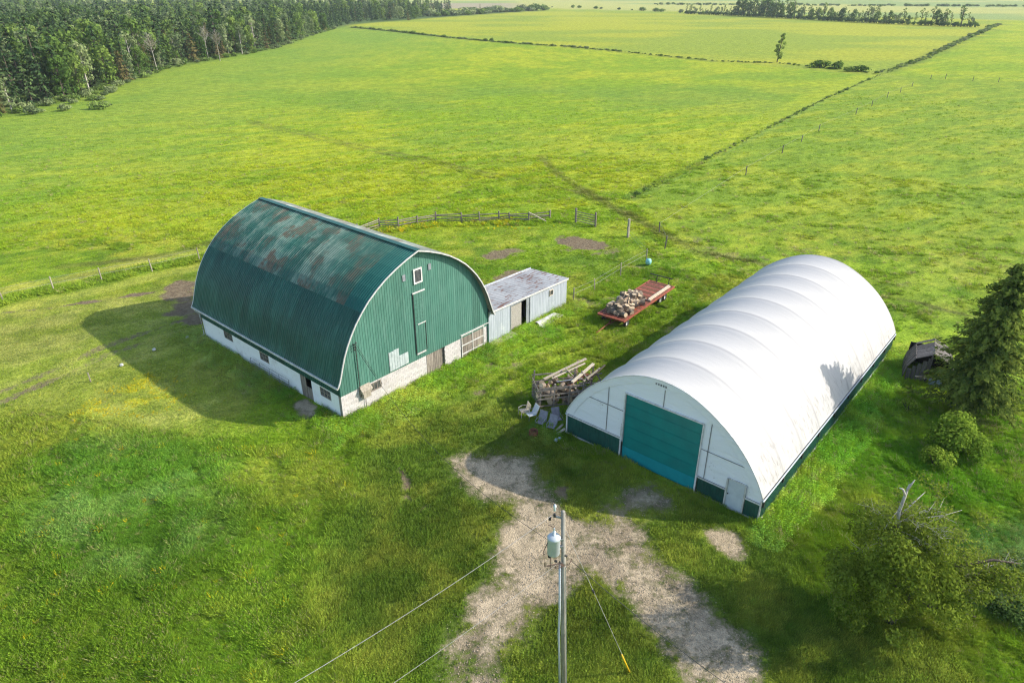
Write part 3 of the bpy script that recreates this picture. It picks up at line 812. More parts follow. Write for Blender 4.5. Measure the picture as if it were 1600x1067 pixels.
end_wall(.10, True); end_wall(QL-.08, False)
# arch flap (stitched border)
mb = MB()
for i in range(NA):
    (a0,b0),(a1,b1) = arc[i], arc[i+1]
    k0 = Vector((6.775-a0, 2.2-b0)).normalized()*.55; k1 = Vector((6.775-a1, 2.2-b1)).normalized()*.55
    if b0+k0.y < 1.5 or b1+k1.y < 1.5: continue
    w0 = .03*math.sin(i*2.1); mb.quad((a0+k0.x,.06+w0*.3,b0+k0.y),(a1+k1.x,.06+.03*math.sin((i+1)*2.1)*.3,b1+k1.y),(a1,.0,b1),(a0,.0,b0))
mb.build('arch_flap', M['endfab'], qh)
mb = MB(); mb.tube([(a,-.02,b) for a,b in arc], .035, 6); mb.build('end_hem', M['trim'], qh, smooth=True)
# battens on the end fabric
M['batten'] = simple('dark_batten', (.16,.16,.16), (.26,.26,.26), .6)
for a,c_,b,d in ((3.1,1.6,3.1,arc_z(3.1)-.6),(6.9,DZ,6.9,6.1),(10.0,1.3,10.0,arc_z(10.)-.6)): MB().bar((a,.07,c_),(b,.07,d),.035,.03,(0,1,0)).build('batten', M['batten'], qh)
for a,b,z_ in ((1.1,DX0,3.55),(DX1+.1,12.3,3.2)): MB().bar((a,.07,z_),(b,.07,z_-.02),.035,.03,(0,1,0)).build('batten', M['batten'], qh)
for k in range(5): MB().box(6.25+k*.16,6.36+k*.16,.03,.05,6.28,6.42).build('vent', M['batten'], qh)
# green ribbed wainscot panels
def ribbed(x0, x1, z0, z1, y, s, axis_='x', nrib=None, name='wainscot_panel', mat='dgreen'):
    n_ = max(1, round((x1-x0)/.92)); w_ = (x1-x0)/n_
    for k in range(n_):
        mb = MB(); a = x0+k*w_
        def B(p0,p1,d0,d1):
            lo, hi = sorted((y+s*d0, y+s*d1)); return (p0,p1,lo,hi,z0,z1) if axis_ == 'x' else (lo,hi,p0,p1,z0,z1)
        mb.box(*B(a,a+w_-.005,-.02,0))
        for j in range(4): mb.box(*B(a+(j+.25)*w_/4,a+(j+.75)*w_/4,.0005,.022))
        mb.build(name, M[mat], qh)
ribbed(.07,4.2,.10,1.44,.06,-1); ribbed(9.66,11.38,.08,1.17,.06,-1); ribbed(12.60,QW-.08,.08,1.17,.06,-1)
ribbed(0,QL,.12,1.5,-.0,-1,'y'); ribbed(0,QL,.12,1.5,QW,1,'y'); ribbed(0,QW,.12,1.5,QL,1)
for a,b,z_ in ((0,4.28,1.48),(9.54,11.44,1.21),(12.52,QW,1.21)): MB().box(a,b,.0,.05,z_-.04,z_+.05).build('trim', M['trim'], qh)
for a,b in ((0,4.28),(9.54,QW)): MB().box(a,b,-.01,.045,-.08,.09).build('base_board', M['trim'], qh)
for a,z_ in ((0,1.55),(4.22,2.6),(9.52,1.25),(11.40,2.06),(12.50,2.06),(QW-.08,1.5)): MB().box(a,a+.085,-.022,.048,.09,z_).build('post', M['trim'], qh)
MB().box(QW-.0,QW+.07,0,QL,-.06,.11).build('base_board', M['trim'], qh)
MB().box(-.07,0,0,QL,-.06,.11).build('base_board', M['trim'], qh)
MB().tube([(QW+.06,0,1.52),(QW+.06,QL,1.52)],.05,6).build('tension_pipe', M['grey_paint'], qh)
MB().tube([(-.06,0,1.52),(-.06,QL,1.52)],.05,6).build('tension_pipe', M['grey_paint'], qh)
for k in range(NB_+1):
    y_ = min(max(k*BAY,.15),QL-.15); MB().box(QW+.025,QW+.12,y_-.05,y_+.05,1.05,1.5).build('ratchet', M['cable'], qh)
# overhead door
t = NT('teal_door', .35, .5); v = t.pos(tuple(Q_O), Q_A); c = t.mix(t.ramp(t.noise(v,.8,4,.6),.35,.7), (.000,.195,.180), (.002,.155,.148))
M['teal'] = t.col(c)
M['teal_light'] = simple('light_teal_curtain', (.005,.27,.30), (.004,.235,.26), .35, 2, .5)
zs = [.03,.95,1.75,2.53,3.31,4.09,DZ]
for i in range(6):
    mb = MB(); mb.box(DX0+.02,DX1-.02,.12,.16,zs[i]+.012,zs[i+1]-.012)
    mb.box(DX0+.02,DX1-.02,.105,.1195,zs[i]+.012,zs[i]+.05)
    mb.build('door_section', M['teal_light' if i == 0 else 'teal'], qh)
MB().box(DX0,DX1,.161,.18,0,DZ).build('door_backing', M['dgreen'], qh)
MB().box(DX0-.07,DX0,.0,.14,1.5,DZ+.08).box(DX1,DX1+.07,.0,.14,.1,DZ+.08).box(DX0,DX1,.0,.14,DZ,DZ+.08).build('door_frame', M['trim'], qh)
pd_ = MB().box(11.50,12.48,.05,.10,.04,2.03).build('side_door', M['grey_paint'], qh)
MB().box(11.46,11.50,.02,.11,.04,2.09).box(12.48,12.52,.02,.11,.04,2.09).box(11.50,12.48,.02,.11,2.03,2.09).build('door_frame', M['trim'], qh)
MB().lathe([(0,.0),(.035,.01),(.035,.06),(0,.07)],8,(11.58,.0,1.0)).build('handle', M['cable'], pd_)
MB().box(.05,QW-.05,.2,QL-.2,-.02,.02).build('floor_slab', M['conc'], qh)

def qpos(x, y, z=0):
    c, s = math.cos(Q_A), math.sin(Q_A)
    return Vector((Q_O.x+x*c-y*s, Q_O.y+x*s+y*c, z))

# ================================================================== FOLIAGE
def leaf_mat(name, a, b, trans=.35, rough=.7):
    m = bpy.data.materials.new(name); m.use_nodes = True; nt = m.node_tree; nt.nodes.clear()
    def n(t): return nt.nodes.new(t)
    out = n('ShaderNodeOutputMaterial'); mix = n('ShaderNodeMixShader'); d = n('ShaderNodeBsdfDiffuse'); tr = n('ShaderNodeBsdfTranslucent')
    at = n('ShaderNodeAttribute'); at.attribute_name = 'tint'
    oi = n('ShaderNodeObjectInfo'); mr = n('ShaderNodeMix'); mr.data_type = 'RGBA'
    mr.inputs[6].default_value = (*a,1); mr.inputs[7].default_value = (*b,1); nt.links.new(at.outputs['Fac'], mr.inputs[0])
    hs = n('ShaderNodeHueSaturation'); nt.links.new(mr.outputs[2], hs.inputs['Color'])
    mp = n('ShaderNodeMapRange'); mp.inputs['To Min'].default_value = .7; mp.inputs['To Max'].default_value = 1.35; nt.links.new(oi.outputs['Random'], mp.inputs[0]); nt.links.new(mp.outputs[0], hs.inputs['Value'])
    mp2 = n('ShaderNodeMath'); mp2.operation = 'MULTIPLY_ADD'; nt.links.new(oi.outputs['Random'], mp2.inputs[0]); mp2.inputs[1].default_value = -.035; mp2.inputs[2].default_value = .517; nt.links.new(mp2.outputs[0], hs.inputs['Hue'])
    for s in (d, tr): nt.links.new(hs.outputs[0], s.inputs[0])
    nt.links.new(d.outputs[0], mix.inputs[1]); nt.links.new(tr.outputs[0], mix.inputs[2]); mix.inputs[0].default_value = trans
    nt.links.new(mix.outputs[0], out.inputs[0]); return m
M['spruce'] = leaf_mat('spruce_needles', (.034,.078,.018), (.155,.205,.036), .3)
M['farspruce'] = leaf_mat('dark_needles', (.030,.070,.026), (.080,.130,.042), .15)
M['leaf'] = leaf_mat('broad_leaves', (.070,.140,.028), (.160,.240,.050))
M['paleleaf'] = leaf_mat('pale_leaves', (.13,.19,.07), (.24,.29,.13))
M['brownleaf'] = leaf_mat('brown_green_sprays', (.12,.115,.035), (.20,.17,.065))
M['bushleaf'] = leaf_mat('bush_leaves', (.12,.24,.02), (.36,.46,.06), .45)
M['cedar'] = leaf_mat('cedar_sprays', (.13,.18,.018), (.36,.42,.055), .4)
M['twig'] = leaf_mat('dry_twigs', (.16,.15,.09), (.24,.22,.14), .1)
M['greyleaf'] = leaf_mat('grey_green_weeds', (.10,.17,.035), (.24,.33,.09))
NR = np.random.default_rng(5)
def quads(name, c, nrm, size, mat, aspect=.6, tint=None, along=None):
    n = len(c); nrm = nrm/np.maximum(np.linalg.norm(nrm, axis=1, keepdims=True), 1e-6)
    r = NR.normal(size=(n,3)) if along is None else along
    a = np.cross(nrm, r) if along is None else r - nrm*np.sum(r*nrm, 1, keepdims=True)
    a /= np.maximum(np.linalg.norm(a, axis=1, keepdims=True), 1e-6); b = np.cross(nrm, a)
    s = np.asarray(size).reshape(-1,1)*np.ones((n,1))
    a = a*s*.5; b = b*s*.5*aspect
    v = np.stack([c-a, c-b*.9, c+a, c+b*.9], 1).reshape(-1, 3)
    me = np_mesh(name, v, np.arange(4*n).reshape(n,4), mat)
    tt = NR.random(n) if tint is None else tint
    at = me.attributes.new('tint', 'FLOAT', 'POINT'); at.data.foreach_set('value', np.repeat(np.clip(tt,0,1),4).astype(np.float32))
    return me
def blob_leaves(cl, per, size, shell=.55, up=.25, jit=.7):
    """cl: list (x,y,z,rx,ry,rz); outward facing leaves through the volume"""
    C_, N_, S_, T_ = [], [], [], []
    for (x,y,z,rx,ry,rz) in cl:
        n = max(4, int(per*rx*ry*rz**.5 if per > 60 else per)); d = NR.normal(size=(n,3)); d /= np.linalg.norm(d,axis=1,keepdims=True)
        r = shell+(1.08-shell)*NR.random((n,1))**.6
        C_.append(np.array([x,y,z])+d*r*np.array([rx,ry,rz])); N_.append(d+np.array([0,0,up])+NR.normal(size=(n,3))*jit)
        S_.append(size*(.6+.8*NR.random(n))); T_.append(np.clip(.5+.25*NR.normal(size=n)+NR.normal()*.18,0,1))
    return map(np.concatenate, (C_, N_, S_, T_))
def conifer(name, h, rad, whorls, per, sprays, size, mat, z0=.06, droop=.25, prof=.8, lean=0):
    C_, N_, A_2, T_ = [], [], [], []; bark = MB()
    bark.tube([(0,0,-.2),(lean*.3,0,h*.5),(lean,0,h)],[h*.018,h*.011,.015],7)
    for i in range(whorls):
        t_ = z0+(1-z0)*(i+.5*NR.random())/whorls; z = t_*h
        L = rad*(1-t_)**prof*min(1, .55+t_*4)+.08
        for k in range(per):
            az = NR.random()*6.283; l = L*(.45+.68*NR.random()); dirv = np.array([math.cos(az), math.sin(az), -droop*(1-t_)+.35*t_])
            m = max(2, int(sprays*(.3+l/rad)))
            u = (np.arange(m)+NR.random(m))/m; u = u**.75
            p = np.array([lean*t_,0,z])+dirv*l*u[:,None]; p[:,2] -= .12*l*u**2
            side = np.cross(dirv,[0,0,1.]); sp = (1.05-u)*l*.34
            p += side*(NR.uniform(-1,1,m)*sp)[:,None]; p[:,2] += NR.normal(size=m)*.05*rad*.3
            C_.append(p); N_.append(np.array([dirv[0]*.55,dirv[1]*.55,.75])+NR.normal(size=(m,3))*.3)
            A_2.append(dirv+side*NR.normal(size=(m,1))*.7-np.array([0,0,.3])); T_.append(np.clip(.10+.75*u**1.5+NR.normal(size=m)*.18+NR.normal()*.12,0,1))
            if per*whorls < 500 and k < 3 and l > .6: bark.tube([(lean*t_,0,z),tuple(np.array([lean*t_,0,z])+dirv*l*.8)],[h*.004,h*.001],4,False)
    c, nn, aa, tt = map(np.concatenate, (C_, N_, A_2, T_))
    return bark, quads(name, c, nn, size*(.7+.6*NR.random(len(c))), mat, .5, tt, aa)
def broadleaf(name, h, rad, nblob, per, size, mat, base=.25, sparse=1., lean=0, narrow=1.):
    bark = MB(); cl = []
    bark.tube([(0,0,-.2),(lean*.4,0,h*.45),(lean,0,h*.8)],[h*.02,h*.013,h*.005],7)
    for i in range(nblob):
        t_ = base+(1-base)*(i+NR.random()*.6)/nblob; az = NR.random()*6.283
        env = math.sin(math.pi*min(1,(t_-base)/(1-base)*.86+.12))**.6
        rr = rad*env*(.35+.55*NR.random()); x, y, z = lean*t_+rr*math.cos(az), rr*math.sin(az), t_*h*.93
        br = rad*(.30+.22*NR.random())*narrow; cl.append((x,y,z,br,br,br*.8))
        bark.tube([(lean*t_*.7,0,z*.72),(x,y,z)],[h*.006,h*.002],4,False)
    c, nn, s_, tt = blob_leaves(cl, per, size, .55, .35, .4)
    tt = np.clip(tt*.6+.45*(c[:,2]/h),0,1)
    return bark, quads(name, c, nn, s_, mat, .75, tt)
def barebranch(h, n=26, seed=1, crown=.45, spread=.22):
    r = random.Random(seed); mb = MB(); mb.tube([(0,0,-.2),(.1,0,h*.5),(.0,.1,h*.97)],[h*.013,h*.008,.02],6)
    for i in range(n):
        t_ = crown+(1-crown)*r.random(); az = r.random()*6.283; L = h*spread*(1.25-t_)*(.7+.6*r.random())*2
        p = Vector((0,0,t_*h)); d = Vector((math.cos(az),math.sin(az),.9)); q = p+d*L*.5; mb.tube([p,q],[.04,.02],4,False)
        for j in range(3):
            d2 = d+Vector((r.uniform(-.7,.7),r.uniform(-.7,.7),r.uniform(-.1,.6))); mb.tube([p+d*L*(.2+.1*j),p+d*L*(.2+.1*j)+d2*L*.35],[.025,.012],3,False)
    return mb
def make_tree(name, bark, crown, loc, label, cat='tree', group=None, barkmat='bark', rz=0, sc=1., crname='crown'):
    o = tag(empty(name, loc, rz), label, cat, group); o.scale = (sc,)*3
    if isinstance(bark, MB): bark = bark.mesh('trunk', M[barkmat])
    a = link('trunk', bark, o); KIDS[o.name] = [a]
    if crown: KIDS[o.name].append(link(crname, crown, o))
    return o

# ---- the big spruce on the right edge
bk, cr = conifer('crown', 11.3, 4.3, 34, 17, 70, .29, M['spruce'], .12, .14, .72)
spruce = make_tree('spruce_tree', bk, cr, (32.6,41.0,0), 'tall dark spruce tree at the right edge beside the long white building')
# ---- bushes in front of it
def bush_mesh(r, h, n, per, size, mat, seed=0, rag=0):
    cl = []
    if rag:
        for i in range(rag):
            az = NR.random()*6.283; q = r*(.55+.6*NR.random()); b = r*(.10+.10*NR.random()); cl.append((q*math.cos(az), q*math.sin(az)*.8, h*(.25+.75*NR.random())*(1.15-.5*q/r), b, b, b*1.3))
    for i in range(n):
        az = NR.random()*6.283; q = r*.7*NR.random()**.5; b = r*(.28+.22*NR.random())
        cl.append((q*math.cos(az), q*math.sin(az), h*(.35+.45*NR.random())*(1-.4*(q/r)**2), b, b, b*.8*h/r))
    c, nn, s_, tt = blob_leaves(cl, per, size, .55, .35, .45); k = c[:,2] > .02
    c, nn, s_, tt = c[k], nn[k], s_[k], tt[k]; tt = np.clip(tt*.5+.55*c[:,2]/h,0,1)
    return quads('foliage', c, nn, s_, mat, .7, tt)
def stems(r, h, n=7):
    mb = MB()
    for i in range(n):
        a = i*2.4; mb.tube([(0,0,-.1),(math.cos(a)*r*.3,math.sin(a)*r*.3,h*.45),(math.cos(a)*r*.55,math.sin(a)*r*.55,h*.8)],[.03,.02,.008],4,False)
    return mb.mesh('stem', M['bark'])
def bush(loc, r, h, n, per, size, mat, label, group=None, name='bush'):
    o = tag(empty(name, loc, rnd.random()*6), label, 'bush', group)
    KIDS[o.name] = [link('stem', stems(r,h), o), link('foliage', bush_mesh(r*.85,h,n,per,size,M[mat],0,26), o)]; return o
g = G(1490,703); bush((g.x,g.y,0), 2.0, 2.3, 20, 800, .19, 'bushleaf', 'rounded light green bush at the foot of the big spruce')
g = G(1460,728); bush((g.x,g.y,0), 1.15, 1.2, 18, 900, .14, 'bushleaf', 'smaller loose green bush in front of the rounded bush by the spruce')
g = G(1418,640); bush((g.x,g.y,0), .95, .8, 10, 800, .13, 'bushleaf', 'low green bush between the white building and the spruce')
# ---- old cedar, lower right
def cedar():
    o = tag(empty('cedar_tree', (18.2,23.0,0)), 'ragged old cedar with a broken silver top standing on the mown grass', 'tree')
    tr = MB(); tr.tube([(0,0,-.2),(-.1,.1,.6),(-.2,.25,1.5),(-.35,.3,2.8),(-.5,.5,4.2),(-.75,.75,5.4)],[.36,.27,.24,.2,.15,.11],10)
    tr.tube([(.0,.0,.5),(.7,.1,1.9),(1.6,.15,2.9),(2.7,.2,3.4),(3.9,.2,3.7),(5.0,.0,3.65)],[.2,.17,.13,.09,.06,.02],8)
    tr.tube([(.6,.1,1.7),(1.2,-.5,1.5),(2.1,-.9,1.7),(2.9,-1.2,1.6)],[.1,.07,.05,.02],6)
    tr.build('trunk', M['bark'], o, True)
    dd = MB(); dd.tube([(-.70,.70,5.2),(-.75,.8,6.0),(-.68,.85,6.9),(-.62,.9,7.5)],[.09,.08,.065,.03],8)
    dd.tube([(-.68,.85,6.9),(-.9,.8,7.3),(-1.05,.85,7.35)],[.06,.045,.02],6); dd.tube([(-.66,.87,7.2),(-.45,.9,7.75)],[.07,.02],5)
    dd.tube([(-.72,.8,5.7),(-.2,.9,6.4),(.35,1.1,6.9)],[.06,.035,.01],5); dd.tube([(-.72,.8,5.4),(.2,.7,5.7),(1.2,.6,6.0),(1.9,.6,6.3)],[.05,.035,.02,.006],5)
    dd.tube([(-.8,.8,6.2),(-1.3,.6,5.2),(-1.5,.5,4.6)],[.02,.02,.01],4)
    for i in range(34):
        a = NR.random()*6.283; s0 = Vector((-.4+NR.normal()*.5,.6,3.0+3.2*NR.random())); d = Vector((math.cos(a)*1.2+.5,math.sin(a),.15+.5*NR.random())).normalized(); L = .8+1.3*NR.random()
        q = s0+d*L; dd.tube([s0,s0+d*L*.5+Vector((0,0,.1)),q],[.011,.008,.003],4,False)
        for j in range(4):
            d2 = (d+Vector(NR.normal(size=3))*.5).normalized(); dd.tube([s0+d*L*(.4+.15*j),s0+d*L*(.4+.15*j)+d2*.6],[.01,.005],3,False)
    for i in range(34):
        x0 = 1.4+3.4*NR.random(); s0 = Vector((x0,.15,2.7+.25*(x0-1))); d = Vector((NR.uniform(.2,1.),NR.normal()*.6,NR.uniform(-.4,.5))).normalized()
        dd.tube([s0,s0+d*(.3+.5*NR.random())],[.012,.004],3,False)
    dd.build('dead_branch', M['deadwood'], o, True)
    cl = []
    for i in range(96):      # dense crown of drooping clumps, left and low
        a = NR.random()*6.283; t_ = (i+.5)/96; z = 1.1+4.6*t_; rr = (2.8*math.sin(math.pi*min(1,.26+.60*t_))**.7)*(.15+.9*NR.random()**.7)
        x, y = -.8+.3*t_+rr*math.cos(a), .0+rr*.95*math.sin(a)
        b = .34+.38*NR.random(); cl.append((x,y,z,b,b,b*1.05))
    for i in range(16):      # clumps along the right hand limb
        x = 1.4+3.3*NR.random(); b = .38+.3*NR.random(); cl.append((x,.1+NR.normal()*.7,2.2+1.3*NR.random(),b,b,b*.8))
    c, nn, s_, tt = blob_leaves(cl, 980, .18, .50, .35, .6); c[:,2] = np.maximum(c[:,2], .4)
    k = (NR.random(len(c)) < .92); c, nn, s_, tt = c[k], nn[k], s_[k], tt[k]
    link('crown', quads('crown', c, nn, s_, M['cedar'], .5, np.clip(tt*.9+.12*(c[:,2]/6),0,1)), o)
    cl = []
    for i in range(150):      # thin brownish growth at the top and out along the limb
        if i % 2: a = NR.random()*6.283; r_ = 2.3*NR.random()**.5; x, y, z = .5+r_*math.cos(a), .9+r_*math.sin(a), 3.8+3.0*NR.random()
        else: x = 1.2+3.7*NR.random(); y = .1+NR.normal()*.8; z = 2.2+1.5*NR.random()
        b = .3+.3*NR.random(); cl.append((x,y,z,b,b,b*.8))
    c, nn, s_, tt = blob_leaves(cl, 30, .12, .1, .1, 1.2)
    link('sparse_foliage', quads('sparse_foliage', c, nn, s_, M['twig'], .22, tt), o)
    c, nn, s_, tt = blob_leaves(cl, 45, .14, .1, .1, 1.0)
    link('sparse_foliage', quads('sparse_foliage', c, nn, s_, M['cedar'], .45, tt), o)
    return o
cedar()
# ---- rough shrubs at the lower right corner
g = G(1560,915)
for (px,py,r_,h_,lb) in ((1585,960,1.5,1.0,'lowest pale shrub of the tangle at the lower right corner'),(1600,905,1.7,1.2,'wide grey-green shrub at the right edge above the lower right corner'),(1545,930,1.0,.75,'small grey-green shrub where the mown grass ends right of the old cedar')):
    g = G(px,py); bush((g.x,g.y,0), r_, h_, 26, 700, .15, 'greyleaf', lb)

# ================================================================== HUT UNDER THE SPRUCE
hut = tag(empty('wooden_hut', (32.5,46.4,0), R(-28)), 'small collapsing hut of grey boards half hidden behind the spruce', 'hut')
pr = [(-1.7,0),(-1.55,1.0),(-1.1,1.9),(0,2.5),(1.15,1.95),(1.6,1.1),(1.75,.05)]
for i in range(6):
    (a0,b0),(a1,b1) = pr[i], pr[i+1]
    for k in range(9):
        if i == 2 and k in (7,): continue
        y0 = -1.5+k*.34; mb = MB(); dz = rnd.uniform(-.04,.05)
        mb.bar((a0,y0+.16,b0+dz),(a1,y0+.16,b1+dz),.31,.035,(0,0,1) if i in(2,3) else (1,0,0))
        # widths run along y
        mb.v = [(v_[0], y0+.16+(v_[1]-(y0+.16)), v_[2]) for v_ in mb.v]
        mb.build('board', M['hutwood'], hut)
for k in range(5):
    x = -1.5+k*.3; MB().box(x,x+.27,-1.55,-1.51,0,1.0+k*.28).build('board', M['hutwood'], hut)
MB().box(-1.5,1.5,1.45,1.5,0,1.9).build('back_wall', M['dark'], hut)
MB().bar((-.2,-1.5,.0),(-.1,-1.5,2.4),.1,.1).bar((1.5,-1.5,.0),(1.5,-1.5,1.2),.1,.1).build('frame', M['hutwood'], hut)
bx_ = tag(MB().lathe([(0,.0),(.28,.0),(.29,.4),(.28,.85),(0,.86)],14).build('plastic_barrel', simple('blue_plastic',(.30,.42,.55),(.24,.34,.46),.5)), 'pale blue barrel lying in the mouth of the old board hut', 'barrel')
bx_.location = (31.9,45.0,.28); bx_.rotation_euler = (R(90),0,R(50))
for i in range(4):
    p = tag(MB().box(-.7,.7,-.06,.06,0,.04).build('loose_board', M['palewood']), ['pale loose board propped in the hut opening','broken board lying highest in the hut opening','short board poking out of the old hut','board lying flat before the old hut'][i], 'board')
    p.location = (31.4+.15*i,45.2-.1*i,.55+.12*i-.5*(i == 3)); p.rotation_euler = (.15*i,.2-.1*i,R(20+35*i))

# ================================================================== HAY WAGON WITH LOGS
WA = math.atan2(7.92, 6.16); WO = Vector((8.77,54.86,0))
wag = tag(empty('hay_wagon', WO, WA), 'flat red farm wagon with a plank deck and a load of cut logs', 'wagon')
WL, WH = 9.9, 1.0; HWD = 1.33
for k in range(33):
    x = k*WL/33; MB().box(x+.01,x+WL/33-.012,-HWD+.08,HWD-.08,WH-.06+rnd.uniform(-.006,.006),WH-.02).build('deck_board', M['rusty'] if k % 3 else M['red'], wag)
for y_ in (-HWD,HWD): MB().bar((0,y_,WH-.07),(WL,y_,WH-.07),.1,.17).build('side_rail', M['red'], wag)
MB().bar((.0,-HWD,WH-.06),(.0,HWD,WH-.06),.12,.14).bar((.32,-HWD,WH-.0),(.32,HWD,WH-.0),.07,.05).build('front_rail', M['red'], wag)
MB().bar((WL,-HWD-.05,WH-.08),(WL,HWD+.05,WH-.08),.1,.16).build('rear_rail', M['red'], wag)
for y_ in (-.45,.45): MB().bar((.2,y_,WH-.22),(WL-.2,y_,WH-.22),.1,.24).build('chassis_beam', M['rusty'], wag)
def wheel_at(x, y):
    mb = MB(); mb.lathe([(.20,-.10),(.34,-.11),(.39,-.07),(.40,0),(.39,.07),(.34,.11),(.20,.10)],18)
    o = mb.build('wheel', M['black'], wag, True, (x,y,.40)); o.rotation_euler = (math.pi/2,0,0)
    m2 = MB(); m2.lathe([(0,.035),(.08,.05),(.1,.02),(.2,.03),(.235,.09)],16); m2.lathe([(.235,-.09),(.2,-.03),(.1,-.02),(.08,-.05),(0,-.035)],16); m2.build('rim', M['trim'], o)
for x in (.9,7.35,8.3):
    MB().tube([(x,-1.15,.42),(x,1.15,.42)],.05,8).build('axle', M['rusty'], wag)
    MB().box(x-.1,x+.1,-.5,.5,.46,.66).build('bolster', M['rusty'], wag)
    for y_ in (-1.12,1.12): wheel_at(x, y_)
MB().tube([(.9,.3,.5),(-.3,.05,.42),(-1.9,.25,.12)],.05,6).tube([(.9,-.3,.5),(-.3,.05,.42)],.04,6).build('tongue', M['red'], wag)
mb = MB()
for y_ in (-.75,.55): mb.bar((WL-.1,y_,WH-.1),(WL-.05,y_,WH+.72),.06,.06)
mb.bar((WL-.05,-1.1,WH+.72),(WL-.05,1.35,WH+.72),.07,.07); mb.build('rear_rack', M['cable'], wag)
def wpos(x, y, z): c, s = math.cos(WA), math.sin(WA); return (WO.x+x*c-y*s, WO.y+x*s+y*c, z)
M['logbark'] = wood('log_bark', (.25,.20,.15), (.14,.11,.08), 6)
logm = []
for r_, L in ((.17,.42),(.22,.38),(.14,.45),(.26,.33),(.19,.40)):
    mb = MB().lathe([(r_,0),(r_*1.03,L*.5),(r_*.97,L)],12); mb.f.append(tuple(range(24,36)));
    me_ = mb.mesh('log', M['logbark']); me_.materials.append(M['cutwood'])
    n0 = len(me_.polygons); me_.polygons[n0-1].material_index = 1
    mb2 = MB().lathe([(r_,0),(r_*1.03,L*.5),(r_*.97,L)],12); mb2.f += [tuple(range(24,36)), tuple(range(0,12))[::-1]]
    me_ = mb2.mesh('log', M['logbark']); me_.materials.append(M['cutwood']); me_.polygons[len(me_.polygons)-1].material_index = 1; me_.polygons[len(me_.polygons)-2].material_index = 1
    logm.append((me_, r_, L, 'round'))
for wd_, L in ((.28,.42),(.2,.45),(.24,.36)):
    mb = MB(); mb.v = [(-wd_/2,0,0),(wd_/2,0,0),(.02,wd_*.75,0),(-wd_/2,0,L),(wd_/2,0,L),(.02,wd_*.75,L)]
    mb.f = [(0,2,1),(3,4,5),(0,1,4,3),(1,2,5,4),(2,0,3,5)]; me_ = mb.mesh('split_log', M['splitwood']); me_.materials.append(M['cutwood'])
    me_.polygons[0].material_index = 1; me_.polygons[1].material_index = 1; logm.append((me_, wd_*.5, L, 'split'))
placed = []
for i in range(150):
    lay = 0 if i < 92 else (1 if i < 140 else 2); me_, r_, L, kd = logm[rnd.randrange(len(logm))]
    x = rnd.uniform(.75,5.6) if lay == 0 else rnd.uniform(1.0,5.1); y = rnd.uniform(-.85,1.0) if lay == 0 else rnd.uniform(-.5,.8)
    if x > 4.3 and y < -.3: y = rnd.uniform(.2,1.0)
    stand = rnd.random() < .6; z = WH-.02+lay*.27
    o = link('log' if kd == 'round' else 'split_log', me_)
    o.scale = (1.25,)*3; o.location = wpos(x, y, z+(0 if stand else r_*1.15)); o.rotation_euler = (rnd.uniform(-.25,.25),rnd.uniform(-.25,.25),rnd.random()*6) if stand else (math.pi/2+rnd.uniform(-.35,.35),rnd.uniform(-.4,.4),rnd.random()*6)
    if kd == 'round': tag(o, 'round sawn log with pale cut ends in the heap on the red wagon', 'log', 'round logs on the wagon')
    else: tag(o, 'split wedge of firewood in the heap on the red wagon', 'firewood', 'split firewood on the wagon')
for j,(x0,x1,y_,z_,w_) in enumerate(((5.4,9.6,-1.02,.05,.13),(5.7,9.8,-.80,.05,.12),(5.3,9.2,-.92,.15,.11))):
    o = MB().bar((x0,0,0),(x1,0,0),w_,.09).build('timber', M['palewood']); o.location = wpos(0,y_,WH-.02+z_); o.rotation_euler = (0,0,WA)
    tag(o, ['long pale timber nearest the right side rail of the red wagon','long pale timber lying inmost on the bare half of the wagon deck','long pale timber lying on top of two others on the wagon'][j], 'timber')
o = MB().bar((0,-1.2,0),(0,.9,0),.1,.1).build('timber', M['oldwood']); o.location = wpos(5.25,0,WH+.04); o.rotation_euler = (0,0,WA); tag(o, 'grey timber lying crosswise behind the logs on the wagon', 'timber')

# ================================================================== SCRAP BY THE SHELTER
RA = R(12)
rack = tag(empty('firewood_rack', (3.2,42.6,0), RA), 'slatted grey wood crib of posts and rails full of firewood beside the white building', 'wood rack')
# footprint about 4.2 x 2.2
for (x,y) in ((-1.5,-1.1),(-.5,-1.15),(.6,-1.2),(1.6,-1.2),(-1.5,.9),(0,1.0),(1.6,.9),(3.,.9)):
    MB().bar((x,y,0),(x+.1,y,2.0+rnd.uniform(-.25,.25)),.09,.09).build('post', M['oldwood'], rack)
for y_ in (-1.1,.95):
    for k in (0,1,3,4,6): MB().bar((-1.6,y_-.07,.15+k*.29),(1.7,y_-.1,.12+k*.29+rnd.uniform(-.06,.06)),.03,.11).build('slat', M['oldwood'], rack)
for x_ in (-1.55,):
    for k in range(6): MB().bar((x_,-1.2,.15+k*.29),(x_,1.0,.16+k*.29),.03,.11).build('slat', M['oldwood'], rack)
MB().bar((-1.7,-1.16,1.72),(1.9,-1.2,1.8),.07,.09).build('top_rail', M['oldwood'], rack)
def rpos(x, y, z): c, s = math.cos(RA), math.sin(RA); return (3.2+x*c-y*s, 42.6+x*s+y*c, z)
for i in range(85):
    me_, r_, L, kd = logm[rnd.randrange(len(logm))]
    o = link('log' if kd == 'round' else 'split_log', me_); lay = i//20
    o.location = rpos(rnd.uniform(-1.3,1.5), rnd.uniform(-.8,.7), .2+lay*.36); o.rotation_euler = (math.pi/2+rnd.uniform(-.4,.4),rnd.uniform(-.3,.3),rnd.random()*6)
    tag(o, 'piece of cut firewood heaped inside the slatted crib beside the white building', 'firewood', 'firewood in the slatted crib')
